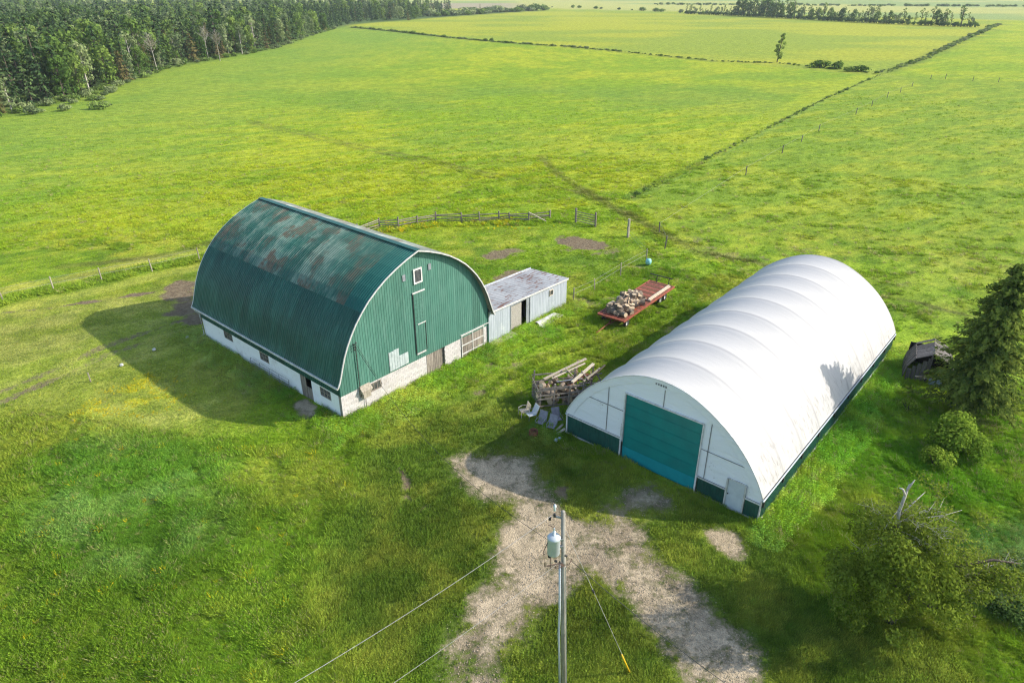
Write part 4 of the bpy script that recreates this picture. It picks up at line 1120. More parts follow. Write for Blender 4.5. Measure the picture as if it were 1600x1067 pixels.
planks = [((2.3,42.6,1.85),(5.6,45.3,2.05),.18,'palewood','longest pale beam lying across the top of the wood crib, leftmost'),((2.9,42.6,1.92),(5.5,44.9,1.88),.13,'palewood','thinner pale beam just right of the longest one on the crib'),
 ((4.3,42.0,1.95),(6.1,44.6,2.0),.20,'palewood','short broad pale beam pointing away on the crib next to the white building'),((4.0,41.9,1.75),(5.6,43.6,1.7),.16,'rusty','rust red beam lying on the crib beside the white building'),
 ((5.2,42.9,1.5),(6.6,44.4,1.75),.13,'fence','grey board sticking out of the pile behind the arch wall'),((5.6,44.4,.5),(5.0,43.4,1.9),.08,'palewood','pale stick leaning behind the crib'),((3.2,42.2,1.88),(5.1,42.7,1.85),.08,'galv','thin grey rail lying crosswise on the crib'),
 ((4.6,43.6,1.2),(5.9,43.2,1.5),.15,'splitwood','brown board lying inside the back of the crib'),((3.9,43.9,.9),(5.6,44.3,1.3),.14,'oldwood','weathered board behind the crib in the grass')]
for a,b,w_,mt,lb in planks: tag(MB().bar(a,b,w_,w_*.55).build('beam', M[mt]), lb, 'beam')
for i,(a,b,lb) in enumerate((((2.95,38.5,.12),(3.5,39.1,.30),'upper short pale log lying beside the white corner post'),((3.05,38.25,.10),(3.6,38.7,.22),'lower short pale log lying beside the white corner post'))):
    tag(MB().tube([a,b],.085,8).build('short_log', M['palewood']), lb, 'log')
for i in range(22):
    a = Vector(rpos(rnd.uniform(.2,3.6), rnd.uniform(-1.0,1.3), rnd.uniform(.05,1.2))); d = Vector((rnd.uniform(-.5,1.),rnd.uniform(-.2,1.),rnd.uniform(-.1,.8))).normalized()
    o = MB().bar(a, a+d*rnd.uniform(1.0,2.2), rnd.uniform(.08,.16), .035).build('scrap_board', M[rnd.choice(('oldwood','hutwood','fence','splitwood'))])
    tag(o, 'weathered board in the tangled scrap heap between the crib and the white shelter', 'board', 'boards of the scrap heap')
# lounge chairs
def chair(loc, rz, label, mat='sling', frame='galv', white=False):
    o = tag(empty('garden_chair', loc, rz), label, 'chair')
    MB().bar((0,-.30,.38),(0,.22,.34),.50,.03).build('seat', M[mat], o)
    MB().bar((0,.22,.34),(0,.52,.98),.50,.03,(0,-1,.4)).build('backrest', M[mat], o)
    for x in (-.28,.28):
        MB().tube([(x,-.34,0),(x,-.32,.58),(x,.30,.62),(x,.36,.64)],.016,6).tube([(x,.34,0),(x,.24,.36),(x,.54,1.0)],.016,6).build('leg', M[frame], o)
    return o
chair((2.0,39.35,0), R(-28), 'reclined grey sling chair, left one of the front pair by the crib')
chair((2.72,38.85,0), R(-22), 'reclined grey sling chair, right one of the front pair by the crib')
chair((3.15,39.75,0), R(15), 'grey chair behind the front pair against the white corner')
chair((1.35,40.3,0), R(-60), 'pale blue-grey chair turned sideways left of the front pair', 'grey_paint')
o = tag(empty('metal_chair', (.85,40.7,0), R(-70)), 'cream tube armchair at the left end of the row of chairs', 'chair')
for x in (-.3,.3): MB().tube([(x,-.3,0),(x,-.3,.55),(x,.0,.66),(x,.3,.6),(x,.35,0)],.028,8).build('leg', M['palewood'], o)
MB().bar((0,-.28,.4),(0,.28,.38),.54,.03).build('seat', M['palewood'], o)
mb = MB()
for k in range(5): mb.bar((-.28,.3+.02*k,.45+k*.1),(.28,.3+.02*k,.45+k*.1),.03,.05)
mb.tube([(-.3,.28,.4),(-.3,.4,.92),(.3,.4,.92),(.3,.28,.4)],.025,6); mb.build('backrest', M['palewood'], o)
drum = tag(MB().lathe([(0,.28),(.27,.27),(.275,.5),(.30,.51),(.30,.47),(.31,.25),(.30,.0),(0,0)],20).build('fire_drum', M['rusty'], None, True), 'rusty cut down steel drum on the grass in front of the chairs', 'drum')
drum.location = (1.45,38.1,0)
for i,(x,y) in enumerate(((2.95,37.6),(3.2,37.75))):
    o = tag(MB().lathe([(0,0),(.14,0),(.16,.09),(.1,.16),(0,.17)],8).build('rag', M['grey_paint']), ['left pale lump of cloth on the grass by the drum','right pale lump of cloth on the grass by the white corner'][i], 'rag'); o.location = (x,y,0)

# ================================================================== UTILITY POLE
d0 = ray(880,799); PY = 19.0; top = Vector((d0.x*PY/d0.y, PY, CAM_H+d0.z*PY/d0.y)); d1 = ray(881,1067)
t_ = PY/d1.y; low_ = Vector((d1.x*t_, PY, CAM_H+d1.z*t_)); k_ = (low_-top)/(top.z-low_.z); foot = top+k_*(top.z+.3)
pole = tag(empty('utility_pole', (foot.x,foot.y,0)), 'grey wooden utility pole carrying a transformer in the middle foreground', 'utility pole')
def pp(z): return Vector(((top+k_*(top.z-z)).x-foot.x, 0, z))
tz = top.z
MB().tube([pp(-.3),pp(tz*.5),pp(tz)],[.115,.095,.078],14).build('pole_shaft', M['polewood'], pole, True)
MB().tube([pp(tz-2.4)+Vector((-.14,-.07,0)),pp(tz-5)+Vector((-.16,-.09,0)),pp(tz-6.2)+Vector((-.2,-.1,0)),pp(.3)+Vector((-.17,-.08,0))],.045,8).build('conduit', M['grey_paint'], pole, True)
MB().tube([pp(tz-2.6)+Vector((.08,-.12,0)),pp(.3)+Vector((.1,-.15,0))],.018,6).build('ground_wire', M['galv'], pole)
tx = pp(tz-1.45)+Vector((-.36,-.12,0))
tb = MB().lathe([(0,-.46),(.2,-.46),(.235,-.42),(.24,.30),(.25,.31),(.25,.35),(.2,.41),(.08,.45),(0,.46)],22,tx).build('transformer', M['grey_paint'], pole, True)
mb = MB(); 
for z_ in (.46,.53,.60): mb.lathe([(.03,0),(.065,.01),(.03,.05)],10,tx+Vector((0,0,z_)))
mb.tube([tx+Vector((0,0,.44)),tx+Vector((0,0,.78))],.028,8); mb.build('bushing', M['grey_paint'], tb)
MB().box(tx.x+.2,tx.x+.36,tx.y+.0,tx.y+.1,tx.z-.2,tx.z-.12).box(tx.x+.2,tx.x+.36,tx.y,tx.y+.1,tx.z+.15,tx.z+.23).build('bracket', M['galv'], tb)
ins = pp(tz-.18)+Vector((-.36,-.05,0))
MB().bar(pp(tz-.3)+Vector((-.05,0,0)),ins,.05,.05).build('cutout_arm', M['galv'], pole)
mb = MB()
for q in (ins+Vector((-.12,0,-.1)), ins+Vector((.05,0,.05))):
    mb.lathe([(0,.07),(.06,.06),(.035,.03),(.06,.0),(.035,-.03),(.055,-.06),(0,-.07)],10,q)
mb.build('insulator', M['cable'], pole, True)
MB().lathe([(0,.2),(.04,.19),(.06,.1),(.04,.02),(.05,-.08),(0,-.1)],10,pp(tz+.1)+Vector((-.30,0,.02))).build('insulator', M['grey_paint'], pole, True)
MB().tube([ins+Vector((-.12,0,-.12)),ins+Vector((-.18,0,-.4)),tx+Vector((.0,0,.8))],.012,5).build('jumper_wire', simple('copper_wire',(.14,.07,.05),(.1,.05,.035)), pole)
M['brownwire'] = simple('brown_wire', (.12,.06,.045), (.07,.04,.03))
mb = MB()
for k,(dx,zz) in enumerate(((-.2,.05),(-.26,.0),(-.1,-.1),(.06,-.12))):
    a = tx+Vector((dx,-.05,.2-.18*k if k < 2 else -.44)); e = pp(tz-2.35)+Vector((-.05+.04*k,-.14,-.05*k))
    m_ = Vector((min(a.x,e.x)-.10+.05*k, -.2, min(a.z,e.z)-.10)); mb.tube([a,a+Vector((-.12 if k < 2 else 0,-.03,-.3)),m_,e],.013,5)
mb.tube([pp(tz-2.35)+Vector((.02,-.14,-.1)),pp(tz-2.4)+Vector((.2,-.12,-.08)),pp(tz-2.2)+Vector((.32,-.08,0))],.014,5)
mb.build('secondary_wire', M['brownwire'], pole, True)
mb = MB()
for dx,dz in ((-.5,-.5),(-.25,-.72),(-.08,-.78),(.12,-.45)): mb.tube([tx+Vector((dx+.3,-.1,dz)),tx+Vector((dx+.38,-.1,dz-.04))],.045,8)
mb.build('connector', M['cable'], pole)
def wire(pts_, r, name, label, mat, sagm, parent=None):
    a, b = Vector(pts_[0]), Vector(pts_[1]); n_ = 24
    pts2 = [a.lerp(b,i/n_)-Vector((0,0,4*sagm*(i/n_)*(1-i/n_))) for i in range(n_+1)]
    return tag(MB().tube(pts2, r, 5).build(name, M[mat], None, True), label, 'cable')
def at(px, py, z): return G(px, py, z)
def world_pp(z, dx=0, dy=0): q = pp(z); return Vector((foot.x+q.x+dx, foot.y+dy, z))
wire((world_pp(tz-.1,-.32,0), at(240,1192,9.6)), .009, 'overhead_wire', 'upper pale wire running from the pole top down to the lower left edge', 'wire', .35)
wire((world_pp(tz-2.3,-.1,-.1), at(470,1163,8.0)), .008, 'overhead_wire', 'lower pale wire running from the pole down to the bottom edge', 'wire', .2)
e1 = bpos(1.5,-.25,5.3); wire((world_pp(tz-1.4,-.5,0), e1), .010, 'service_drop_cable', 'dark twisted cable running from the transformer to the green barn gable', 'cable', 1.6)
wire((world_pp(tz-2.35,.3,-.05), at(1300,1180,6.0)), .012, 'service_drop_cable', 'dark cable running from the pole towards the lower right edge', 'cable', .35)
ga = G(984,1050)
wire((world_pp(tz-.9,.1,0), (ga.x,ga.y,0.05)), .010, 'guy_wire', 'thin guy wire slanting from the pole to its yellow guard', 'wire', 0)
gt = world_pp(tz-.9,.1,0); g0 = Vector((ga.x,ga.y,0)); dirg = (gt-g0).normalized()
tag(MB().tube([g0, g0+dirg*1.5],.035,10).build('guy_guard', M['yellow'], None, True), 'yellow plastic guard on the guy wire foot in the grass', 'guy guard')
o = MB().lathe([(0,.09),(.05,.07),(.03,.0),(.05,-.07),(0,-.09)],8).build('guy_insulator', M['cable']); o.location = g0+dirg*((gt-g0).length*.62); o.rotation_euler = dirg.to_track_quat('Z','Y').to_euler(); tag(o, 'small dark insulator threaded on the guy wire right of the pole', 'insulator')

# ================================================================== FENCES
rf = tag(empty('rail_fence', (0,86,0)), 'old split rail fence of grey posts and rails behind the green barn', 'fence')
FP = GX([(560,368),(593,357),(623,357),(652,352),(681,348),(721,348),(749,348),(780,347),(796,347),(826,347),(859,344)])
def lp(p, z=0): return (p[0], p[1]-86, z)
for p in FP: MB().tube([lp(p,-.1),(p[0]+rnd.uniform(-.05,.05),p[1]-86,1.35+rnd.uniform(-.1,.15))],.10,7).build('post', M['oldwood'], rf)
for a,b in zip(FP[:-1],FP[1:]):
    for k in range(4): MB().tube([lp(a,.22+k*.27+rnd.uniform(-.13,.13)),lp(b,.22+k*.27+rnd.uniform(-.13,.13))],.065,6).build('rail', M['oldwood'], rf)
a, b = FP[9], FP[10]; MB().tube([lp(a,1.3),(b[0]-.5,b[1]-87.2,.2)],.07,6).build('rail', M['palewood'], rf)
pg = tag(empty('rail_gate', (0,86,0)), 'short wooden rail gate section at the right end of the split rail fence', 'gate')
GP = GX([(899.5,348),(930,355)])
for p in GP: MB().tube([lp(p,-.1),lp(p,1.9)],.13,8).build('post', M['oldwood'], pg)
for k in range(5): MB().tube([lp(GP[0],.3+k*.3),lp(GP[1],.25+k*.3)],.05,6).build('rail', M['oldwood'], pg)
def wire_fence(name, pts_, label, h=1.25, r=.06, wires=2, mat='fence'):
    o = tag(empty(name, (pts_[0][0],pts_[0][1],0)), label, 'fence'); ox, oy = pts_[0]; tops = []
    for x, y in pts_:
        l = (x-ox+rnd.uniform(-.12,.12), y-oy, h*rnd.uniform(.85,1.1)); tops.append(l)
        MB().tube([(x-ox,y-oy,-.1),l],r,6).build('post', M[mat], o)
    for k in range(wires):
        f = .9-.35*k; mb = MB()
        for a,b in zip(tops[:-1],tops[1:]): mb.tube([(a[0],a[1],a[2]*f),(b[0],b[1],b[2]*f)],.010,4,False)
        mb.build('wire', M['wire'], o)
    return o
wire_fence('wire_fence', GX([(-75,490),(6,472),(85,456),(160,441),(238,424),(312,407)]), 'wire fence with thin grey posts along the paddock left of the barn', 1.5)
wire_fence('wire_fence', GX([(981,372),(1010,407),(969.5,430),(929,456),(896,470)]), 'wire fence with short posts between the rail fence and the grey shed', 1.35)
tag(MB().tube([(14.1,79.6,-.1),(14.1,79.6,2.3)],.16,8).build('gate_post', M['fence']), 'thick lone wooden gatepost right of the rail fence', 'post')
wire_fence('wire_fence', GX([(1039,388),(1030,365),(1165,275),(1222,240),(1252,222),(1279,206),(1337,180),(1362,167),(1386,153),(1407,145),(1425,136)]), 'line of dark posts running up the right hand pasture towards the lone tree', 1.5, .08, 1, 'hutwood')
wire_fence('wire_fence', GX([(1454,124),(1477,124),(1520,127),(1560,129),(1600,132),(1660,136)]), 'fence posts crossing the pasture near the right edge', 1.5, .08, 1, 'hutwood')
o = tag(MB().lathe([(0,0),(.28,.03),(.34,.3),(.26,.6),(0,.66)],12).build('mineral_tub', simple('turquoise_plastic',(.25,.55,.52),(.2,.45,.43),.5), None, True), 'turquoise plastic tub by the wire fence posts behind the wagon', 'tub')
g = G(1013,413); o.location = (g.x,g.y,0)
o = tag(MB().tube([(0,0,-.1),(0,0,.9)],.05,6).build('stake', M['fence']), 'short grey stake in the meadow left of the barn shadow', 'stake'); g = G(142,598); o.location = (g.x,g.y,0)
for i,(px,py) in enumerate(((293,528),(241,547),(190,571))):
    o = tag(MB().lathe([(0,0),(.16,.02),(.13,.14),(0,.17)],7).build('pale_stone', M['trim']), ['pale stone nearest the barn in the barn shadow','pale stone in the middle of the barn shadow','pale stone just outside the end of the barn shadow'][i], 'stone'); g = G(px,py); o.location = (g.x,g.y,0)

# ================================================================== TREES FAR AND NEAR
def unseen(me): return me
protos = {}
for k in range(3):
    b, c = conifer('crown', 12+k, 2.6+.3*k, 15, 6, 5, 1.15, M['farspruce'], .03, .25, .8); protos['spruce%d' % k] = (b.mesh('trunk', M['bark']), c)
for k in range(3):
    b, c = broadleaf('crown', 10+k*1.3, 3.2, 18, 46, .80, M['leaf'], .12); protos['leafy%d' % k] = (b.mesh('trunk', M['bark']), c)
for k in range(2):
    b, c = broadleaf('crown', 11+k, 2.9, 15, 36, .75, M['paleleaf'], .2); protos['pale%d' % k] = (b.mesh('trunk', M['birch']), c)
b, c = conifer('crown', 9, 2.9, 13, 7, 5, 1.0, M['brownleaf'], .03, .15, .6); protos['brown0'] = (b.mesh('trunk', M['bark']), c)
b, c = broadleaf('crown', 13, 2.6, 12, 16, .7, M['leaf'], .4, narrow=.8); protos['airy0'] = (b.mesh('trunk', M['bark']), c)
b, c = broadleaf('crown', 14, 2.3, 13, 14, .7, M['leaf'], .35, lean=1.2, narrow=.8); protos['airy1'] = (b.mesh('trunk', M['bark']), c)
KN = {'spruce':('spruce_tree','dark pointed spruce'), 'leafy':('leafy_tree','green broadleaf tree'), 'pale':('pale_leafy_tree','pale grey-green tree'), 'brown':('cedar_tree','brownish green cedar'), 'airy':('slender_tree','thin airy tree')}
def put(kind, x, y, sc, where, group, label=None):
    kk = kind.rstrip('0123456789'); nm, ds = KN[kk]; tr, cr = protos[kind]
    o = tag(empty(nm, (x,y,0), rnd.random()*6.28), label or (ds+' '+where), 'tree', group and (ds+'s '+group)); o.scale = (sc*rnd.uniform(.88,1.12),sc*rnd.uniform(.88,1.12),sc)
    link('trunk', tr, o); link('crown', cr, o); return o
EDGE = GX([(-120,215),(0,179),(105,156),(185,130),(240,112),(285,100),(330,93),(375,86),(420,76),(470,60),(500,50),(550,36),(600,30),(670,27)])
def edge_x(y): return float(np.interp(y, [p[1] for p in EDGE], [p[0] for p in EDGE]))
cnt = 0; forest_pts = []
y = 165.0
while y < 1000 and cnt < 4000:
    row = 6.0+y/110
    ex = edge_x(min(y,690)) if y < 690 else -95+(y-690)*.05
    x = ex-rnd.uniform(0,2.5); d = 0; lim = -.80*y-30
    while x > lim:
        kind = rnd.choice(['spruce0','spruce1','spruce2','spruce1','spruce2','leafy0','leafy1','leafy2','pale0','pale1','brown0'] if d > 0 else ['spruce0','leafy1','spruce2','spruce1','pale1','brown0','spruce2'])
        if y > 560 and y < 690 and d < 4: kind = rnd.choice(['spruce0','spruce1','spruce2'])
        sc = rnd.uniform(.72,1.35)*(.92 if d == 0 else 1.1)
        if 255 < y < 300 and d == 0: sc *= .7
        forest_pts.append((kind, x, y+rnd.uniform(-2.5,2.5), sc, d)); d += 1
        x -= rnd.uniform(.8,1.2)*(5.2 if y < 420 else 6.5+y/150)
    y += row*.8
near_ = sorted(forest_pts, key=lambda p: math.hypot(p[1],p[2])+p[4]*10)
for k, x, y, sc, d in near_[:270]:
    put(k, x, y, sc, 'in the woodland at the upper left', 'in the upper left woodland')
def gn_scatter(name, pts_, rots, scales, idxs, objs_geo, attrs=None, kind='stuff', hidden=None):
    """one object that instances small meshes on its own vertices"""
    me = bpy.data.meshes.new(name); n_ = len(pts_); me.vertices.add(n_); me.vertices.foreach_set('co', np.asarray(pts_, np.float32).ravel())
    for nm, val, ty in (('rz', rots, 'FLOAT'), ('sc', scales, 'FLOAT'), ('ix', idxs, 'INT')):
        a = me.attributes.new(nm, ty, 'POINT'); a.data.foreach_set('value', np.asarray(val, np.float32 if ty == 'FLOAT' else np.int32))
    if attrs is not None:
        a = me.attributes.new('gcol', 'FLOAT_COLOR', 'POINT'); a.data.foreach_set('color', np.concatenate([attrs, np.ones((n_,1))], 1).astype(np.float32).ravel())
    o = link(name, me); tag(o, kind=kind)
    ng = bpy.data.node_groups.new(name+'_nodes', 'GeometryNodeTree')
    ng.interface.new_socket('Geometry', in_out='INPUT', socket_type='NodeSocketGeometry'); ng.interface.new_socket('Geometry', in_out='OUTPUT', socket_type='NodeSocketGeometry')
    N = ng.nodes; L = ng.links; gi = N.new('NodeGroupInput'); go = N.new('NodeGroupOutput'); iop = N.new('GeometryNodeInstanceOnPoints')
    jn = N.new('GeometryNodeJoinGeometry')
    for ob in reversed(objs_geo):
        oi = N.new('GeometryNodeObjectInfo'); oi.inputs['Object'].default_value = ob; oi.inputs['As Instance'].default_value = True; L.new(oi.outputs['Geometry'], jn.inputs[0])
    def na(nm, ty):
        q = N.new('GeometryNodeInputNamedAttribute'); q.data_type = ty; q.inputs['Name'].default_value = nm; return q.outputs['Attribute']
    L.new(gi.outputs[0], iop.inputs['Points']); L.new(jn.outputs[0], iop.inputs['Instance']); iop.inputs['Pick Instance'].default_value = True
    L.new(na('ix','INT'), iop.inputs['Instance Index'])
    cx = N.new('ShaderNodeCombineXYZ'); L.new(na('rz','FLOAT'), cx.inputs[2]); 
    er = N.new('FunctionNodeEulerToRotation'); L.new(cx.outputs[0], er.inputs[0]); L.new(er.outputs[0], iop.inputs['Rotation'])
    cs = N.new('ShaderNodeCombineXYZ')
    for k in range(3): L.new(na('sc','FLOAT'), cs.inputs[k])
    L.new(cs.outputs[0], iop.inputs['Scale']); L.new(iop.outputs[0], go.inputs[0])
    md = o.modifiers.new('scatter', 'NODES'); md.node_group = ng
    return o
def src(name, me):   # source object for instancing, never linked to the scene
    return bpy.data.objects.new(name, me)
rest = near_[270:]
kinds = [k for k in protos if not k.startswith('airy')]
srcs = [src(k, protos[k][1]) for k in kinds]
fw = gn_scatter('far_woodland', [(p[1],p[2],0) for p in rest], [rnd.random()*6 for _ in rest], [p[3] for p in rest], [kinds.index(p[0]) for p in rest], srcs)
tag(fw, 'dense mixed woodland running back behind the trees at the upper left', 'woodland')
# bare birches at the wood edge
bb = barebranch(12.5, 30, 3).mesh('trunk', M['birch'])
for i,(px,py,sc,lb) in enumerate(((235,111,1.0,'leaning bare pale trunk, left one of the dead trees at the wood edge'),(221,106,.92,'bare pale tree just left of the tallest dead one at the wood edge'),(316,93,1.0,'silvery bare tree with forked crown right of the dark spruces'),(334,95,.9,'smaller bare tree at the wood edge, rightmost of the pale ones'),(76,135,.85,'bare stub of a pale trunk far left at the wood edge'))):
    g = G(px,py); o = tag(empty('bare_tree', (g.x+3,g.y-1,0), i*1.3), lb, 'tree'); o.scale = (1,1,sc); o.rotation_euler[1] = -.06*(i < 2)
    link('trunk', bb, o)
    c_, n_2, s_2, t_2 = blob_leaves([(0,0,10.2,1.8,1.8,1.9),(.5,.3,8.8,1.6,1.6,1.2)], 70, .4, .1, .1, 1.)
    link('sparse_foliage', quads('sparse_foliage', c_, n_2, s_2, M['twig'], .35, t_2), o)
# shrubs along the edge of the wood
bm = [bush_mesh(2.4,2.4,14,26,.62,M['leaf']), bush_mesh(2.2,2.0,12,26,.6,M['paleleaf']), bush_mesh(2.0,1.8,12,24,.55,M['greyleaf'])]
st_m = stems(2.0,2.0)
def far_bush(x, y, k, sc, label, group):
    o = tag(empty('shrub', (x,y,0), rnd.random()*6), label, 'shrub', group); o.scale = (sc*rnd.uniform(.8,1.3),sc*rnd.uniform(.8,1.2),sc*rnd.uniform(.7,1.1))
    link('foliage', bm[k], o); link('stem', st_m, o); return o
y = 165
while y < 560:
    far_bush(edge_x(y)+rnd.uniform(1.0,3.5), y, rnd.choice((0,1,1,2)), rnd.uniform(.55,1.1), 'low shrub along the edge of the upper left wood', 'shrubs along the wood edge'); y += rnd.uniform(2.5,6)*(1+y/400)
for i in range(26):
    px = rnd.uniform(0,180); py = rnd.uniform(150,182)-px*.06; g = G(px,py); far_bush(g.x,g.y,rnd.choice((1,2,1)),rnd.uniform(.6,1.1),'pale scrubby bush on the rough ground at the far left wood edge','scrub at the far left wood edge')
g = G(283,101); far_bush(g.x,g.y-2,1,1.3,'light green round shrub standing out before the dark spruces', None)
# hedge across the fields
def along(pts_, step):
    out = []
    for (ax,ay),(bx,by) in zip(pts_[:-1],pts_[1:]):
        L = math.hypot(bx-ax,by-ay); n_ = max(1,int(L/step))
        for i in range(n_): t2 = (i+rnd.random()*.8)/n_; out.append((ax+(bx-ax)*t2, ay+(by-ay)*t2))
    return out
for (x,y) in along(PATHS['hedge'], 3.6):
    q = rnd.random()
    if q < .15 and y < 480: continue
    far_bush(x+rnd.uniform(-1,1), y+rnd.uniform(-1.5,1.5), rnd.choice((0,0,2)), (.42 if y < 400 else .7)*rnd.uniform(.4,1.15), 'dark low shrub in the hedge line crossing the big field', 'hedge shrubs across the field')
for (x,y) in along(PATHS['hedge2'], 5.0): far_bush(x+rnd.uniform(-2,2), y, rnd.choice((1,1,2,0)), rnd.uniform(.3,.8)*(.6+.6*(y > 420)), 'shrub in the hedge climbing to the far tree row at the right', 'hedge shrubs at the far right')
for (x,y) in along(PATHS['dstrip'], 3.4):
    if rnd.random() < .55:
        o = far_bush(x+rnd.uniform(-.4,.4), y, 2, rnd.uniform(.16,.36), 'tiny weed clump on the grass strip beside the pasture', 'weed clumps on the pasture strip'); o.name = 'weed_clump'
for px,py,sc,lb in ((1280,106,1.35,'round bush right of the lone tree, leftmost of three'),(1308,108,1.0,'middle bush of the three right of the lone tree'),(1346,112,.95,'bush at the right end of the three by the hedge'),(1328,112,.7,'lowest bush of the cluster in the hedge right of the lone tree')):
    g = G(px,py); far_bush(g.x,g.y,0,sc*1.15,lb,None)
# lone tree
b, c = broadleaf('crown', 11.5, 1.9, 26, 44, .42, M['leaf'], .14, lean=.8, narrow=.85)
g = G(1214,98); make_tree('lone_tree', b, c, (g.x,g.y,0), 'narrow ragged lone tree standing in the hedge of the far field')
# far rows
ROW = GX([(1070,22),(1130,24),(1200,27),(1300,33),(1400,38),(1525,43)])
for (x,y) in along(ROW, 3.6):
    px_ = 800+FOC*x/(y*cP+CAM_H*sP)
    big = 1150 < px_ < 1245
    k = rnd.choice(('leafy0','airy1','airy0','leafy2') if big else ('airy0','airy1','leafy0','airy1','pale0'))
    sc = rnd.uniform(1.15,1.6) if big else rnd.uniform(.65,1.2)*(1 if px_ > 1150 else .7)
    put(k, x, y+rnd.uniform(-3,3), sc, 'in the tree row across the far fields', 'of the far tree row')
us_ = along(ROW, 5)
ug_ = gn_scatter('undergrowth', [(x,y-2,0) for x,y in us_], [rnd.random()*6 for _ in us_], [rnd.uniform(1.0,1.9) for _ in us_], [0 for _ in us_], [src('undershrub', bm[0])])
tag(ug_, 'dark undergrowth beneath the far tree row at the upper right', 'undergrowth')
for (x,y) in along(GX([(862,12),(900,13),(980,16),(1070,21)]), 24): far_bush(x, y, rnd.choice((0,1)), rnd.uniform(.8,2.0), 'distant bush on the field boundary at the top centre', 'distant bushes on the boundary')
for (x,y) in along(GX([(668,27),(720,25),(760,21),(800,19),(850,17)]), 5): far_bush(x+rnd.uniform(-6,6), y+rnd.uniform(0,40), rnd.choice((1,1,0)), rnd.uniform(2.0,3.6), 'pale shrub in the belt beyond the spruce row at the top', 'pale shrub belt at the top')
for px,py,sc in ((703,15,.8),(750,14,.5)): g = G(px,py); put('spruce1', g.x, g.y, sc, '', None, 'small lone spruce left above the pale shrub belt' if px < 720 else 'smaller distant spruce above the pale shrub belt')
fp_ = [(rnd.uniform(250,900)+0, rnd.uniform(1150,1500)) for _ in range(220)]
fp_ = [(x, 1330+rnd.uniform(-30,30)-.25*(x-250)) for x, y in fp_]
fb = gn_scatter('distant_shrub_belt', [(x,y,0) for x,y in fp_], [rnd.random()*6 for _ in fp_], [rnd.uniform(.9,1.8) for _ in fp_], [rnd.randrange(3) for _ in fp_], [src('s%d' % i, m_) for i, m_ in enumerate(bm)])
tag(fb, 'belt of grey-green scrub beyond the far tree row', 'scrub')
fp2 = [(rnd.uniform(-2600,2800), rnd.uniform(2250,2500)) for _ in range(1600)]
fb2 = gn_scatter('distant_woods', [(x,y,0) for x,y in fp2], [rnd.random()*6 for _ in fp2], [rnd.uniform(1.,1.6) for _ in fp2], [rnd.randrange(len(kinds)) for _ in fp2], srcs)
tag(fb2, 'dark line of distant woods on the far horizon', 'woodland')

# ================================================================== GRASS
def blade_tuft(name, n_, h, spread, wd, mat, lean=.5, flower=0):
    V_, F_ = [], []; q = 0
    for i in range(n_):
        a = rnd.random()*6.283; r_ = spread*rnd.random()**.6; b = rnd.random()*6.283; hh = h*rnd.uniform(.6,1.15)
        x, y = r_*math.cos(a), r_*math.sin(a); dx, dy = math.cos(b)*wd, math.sin(b)*wd
        ox, oy = (x*.9+rnd.uniform(-.3,.3)*h-.12*h)*lean, (y*.9+rnd.uniform(-.3,.3)*h)*lean
        V_ += [(x-dx,y-dy,-.03),(x+dx,y+dy,-.03),(x+ox*.4+dx*.8,y+oy*.4+dy*.8,hh*.6),(x+ox*.4-dx*.8,y+oy*.4-dy*.8,hh*.6),(x+ox+dx*.2,y+oy+dy*.2,hh*rnd.uniform(.85,1)),(x+ox-dx*.2,y+oy-dy*.2,hh)]
        F_ += [(q,q+1,q+2,q+3),(q+3,q+2,q+4,q+5)]; q += 6
    return np_mesh(name, V_, F_, mat)
def leafy_tuft(name, n_, h, spread, size, mat):
    V_, F_ = [], []; q = 0
    for i in range(n_):
        a = rnd.random()*6.283; r_ = spread*rnd.random()**.5; z = h*(.3+.7*rnd.random())*(1-.5*(r_/spread)**2)
        c = Vector((r_*math.cos(a), r_*math.sin(a), z)); nn = Vector((math.cos(a)*.5,math.sin(a)*.5,1))+Vector((rnd.gauss(0,.4),rnd.gauss(0,.4),0)); nn.normalize()
        u = nn.cross(Vector((rnd.random()-.5,rnd.random()-.5,rnd.random()))).normalized()*size*rnd.uniform(.6,1.2); v_ = nn.cross(u)*.45
        V_ += [tuple(c-u),tuple(c-v_),tuple(c+u),tuple(c+v_)]; F_.append((q,q+1,q+2,q+3)); q += 4
    return np_mesh(name, V_, F_, mat)
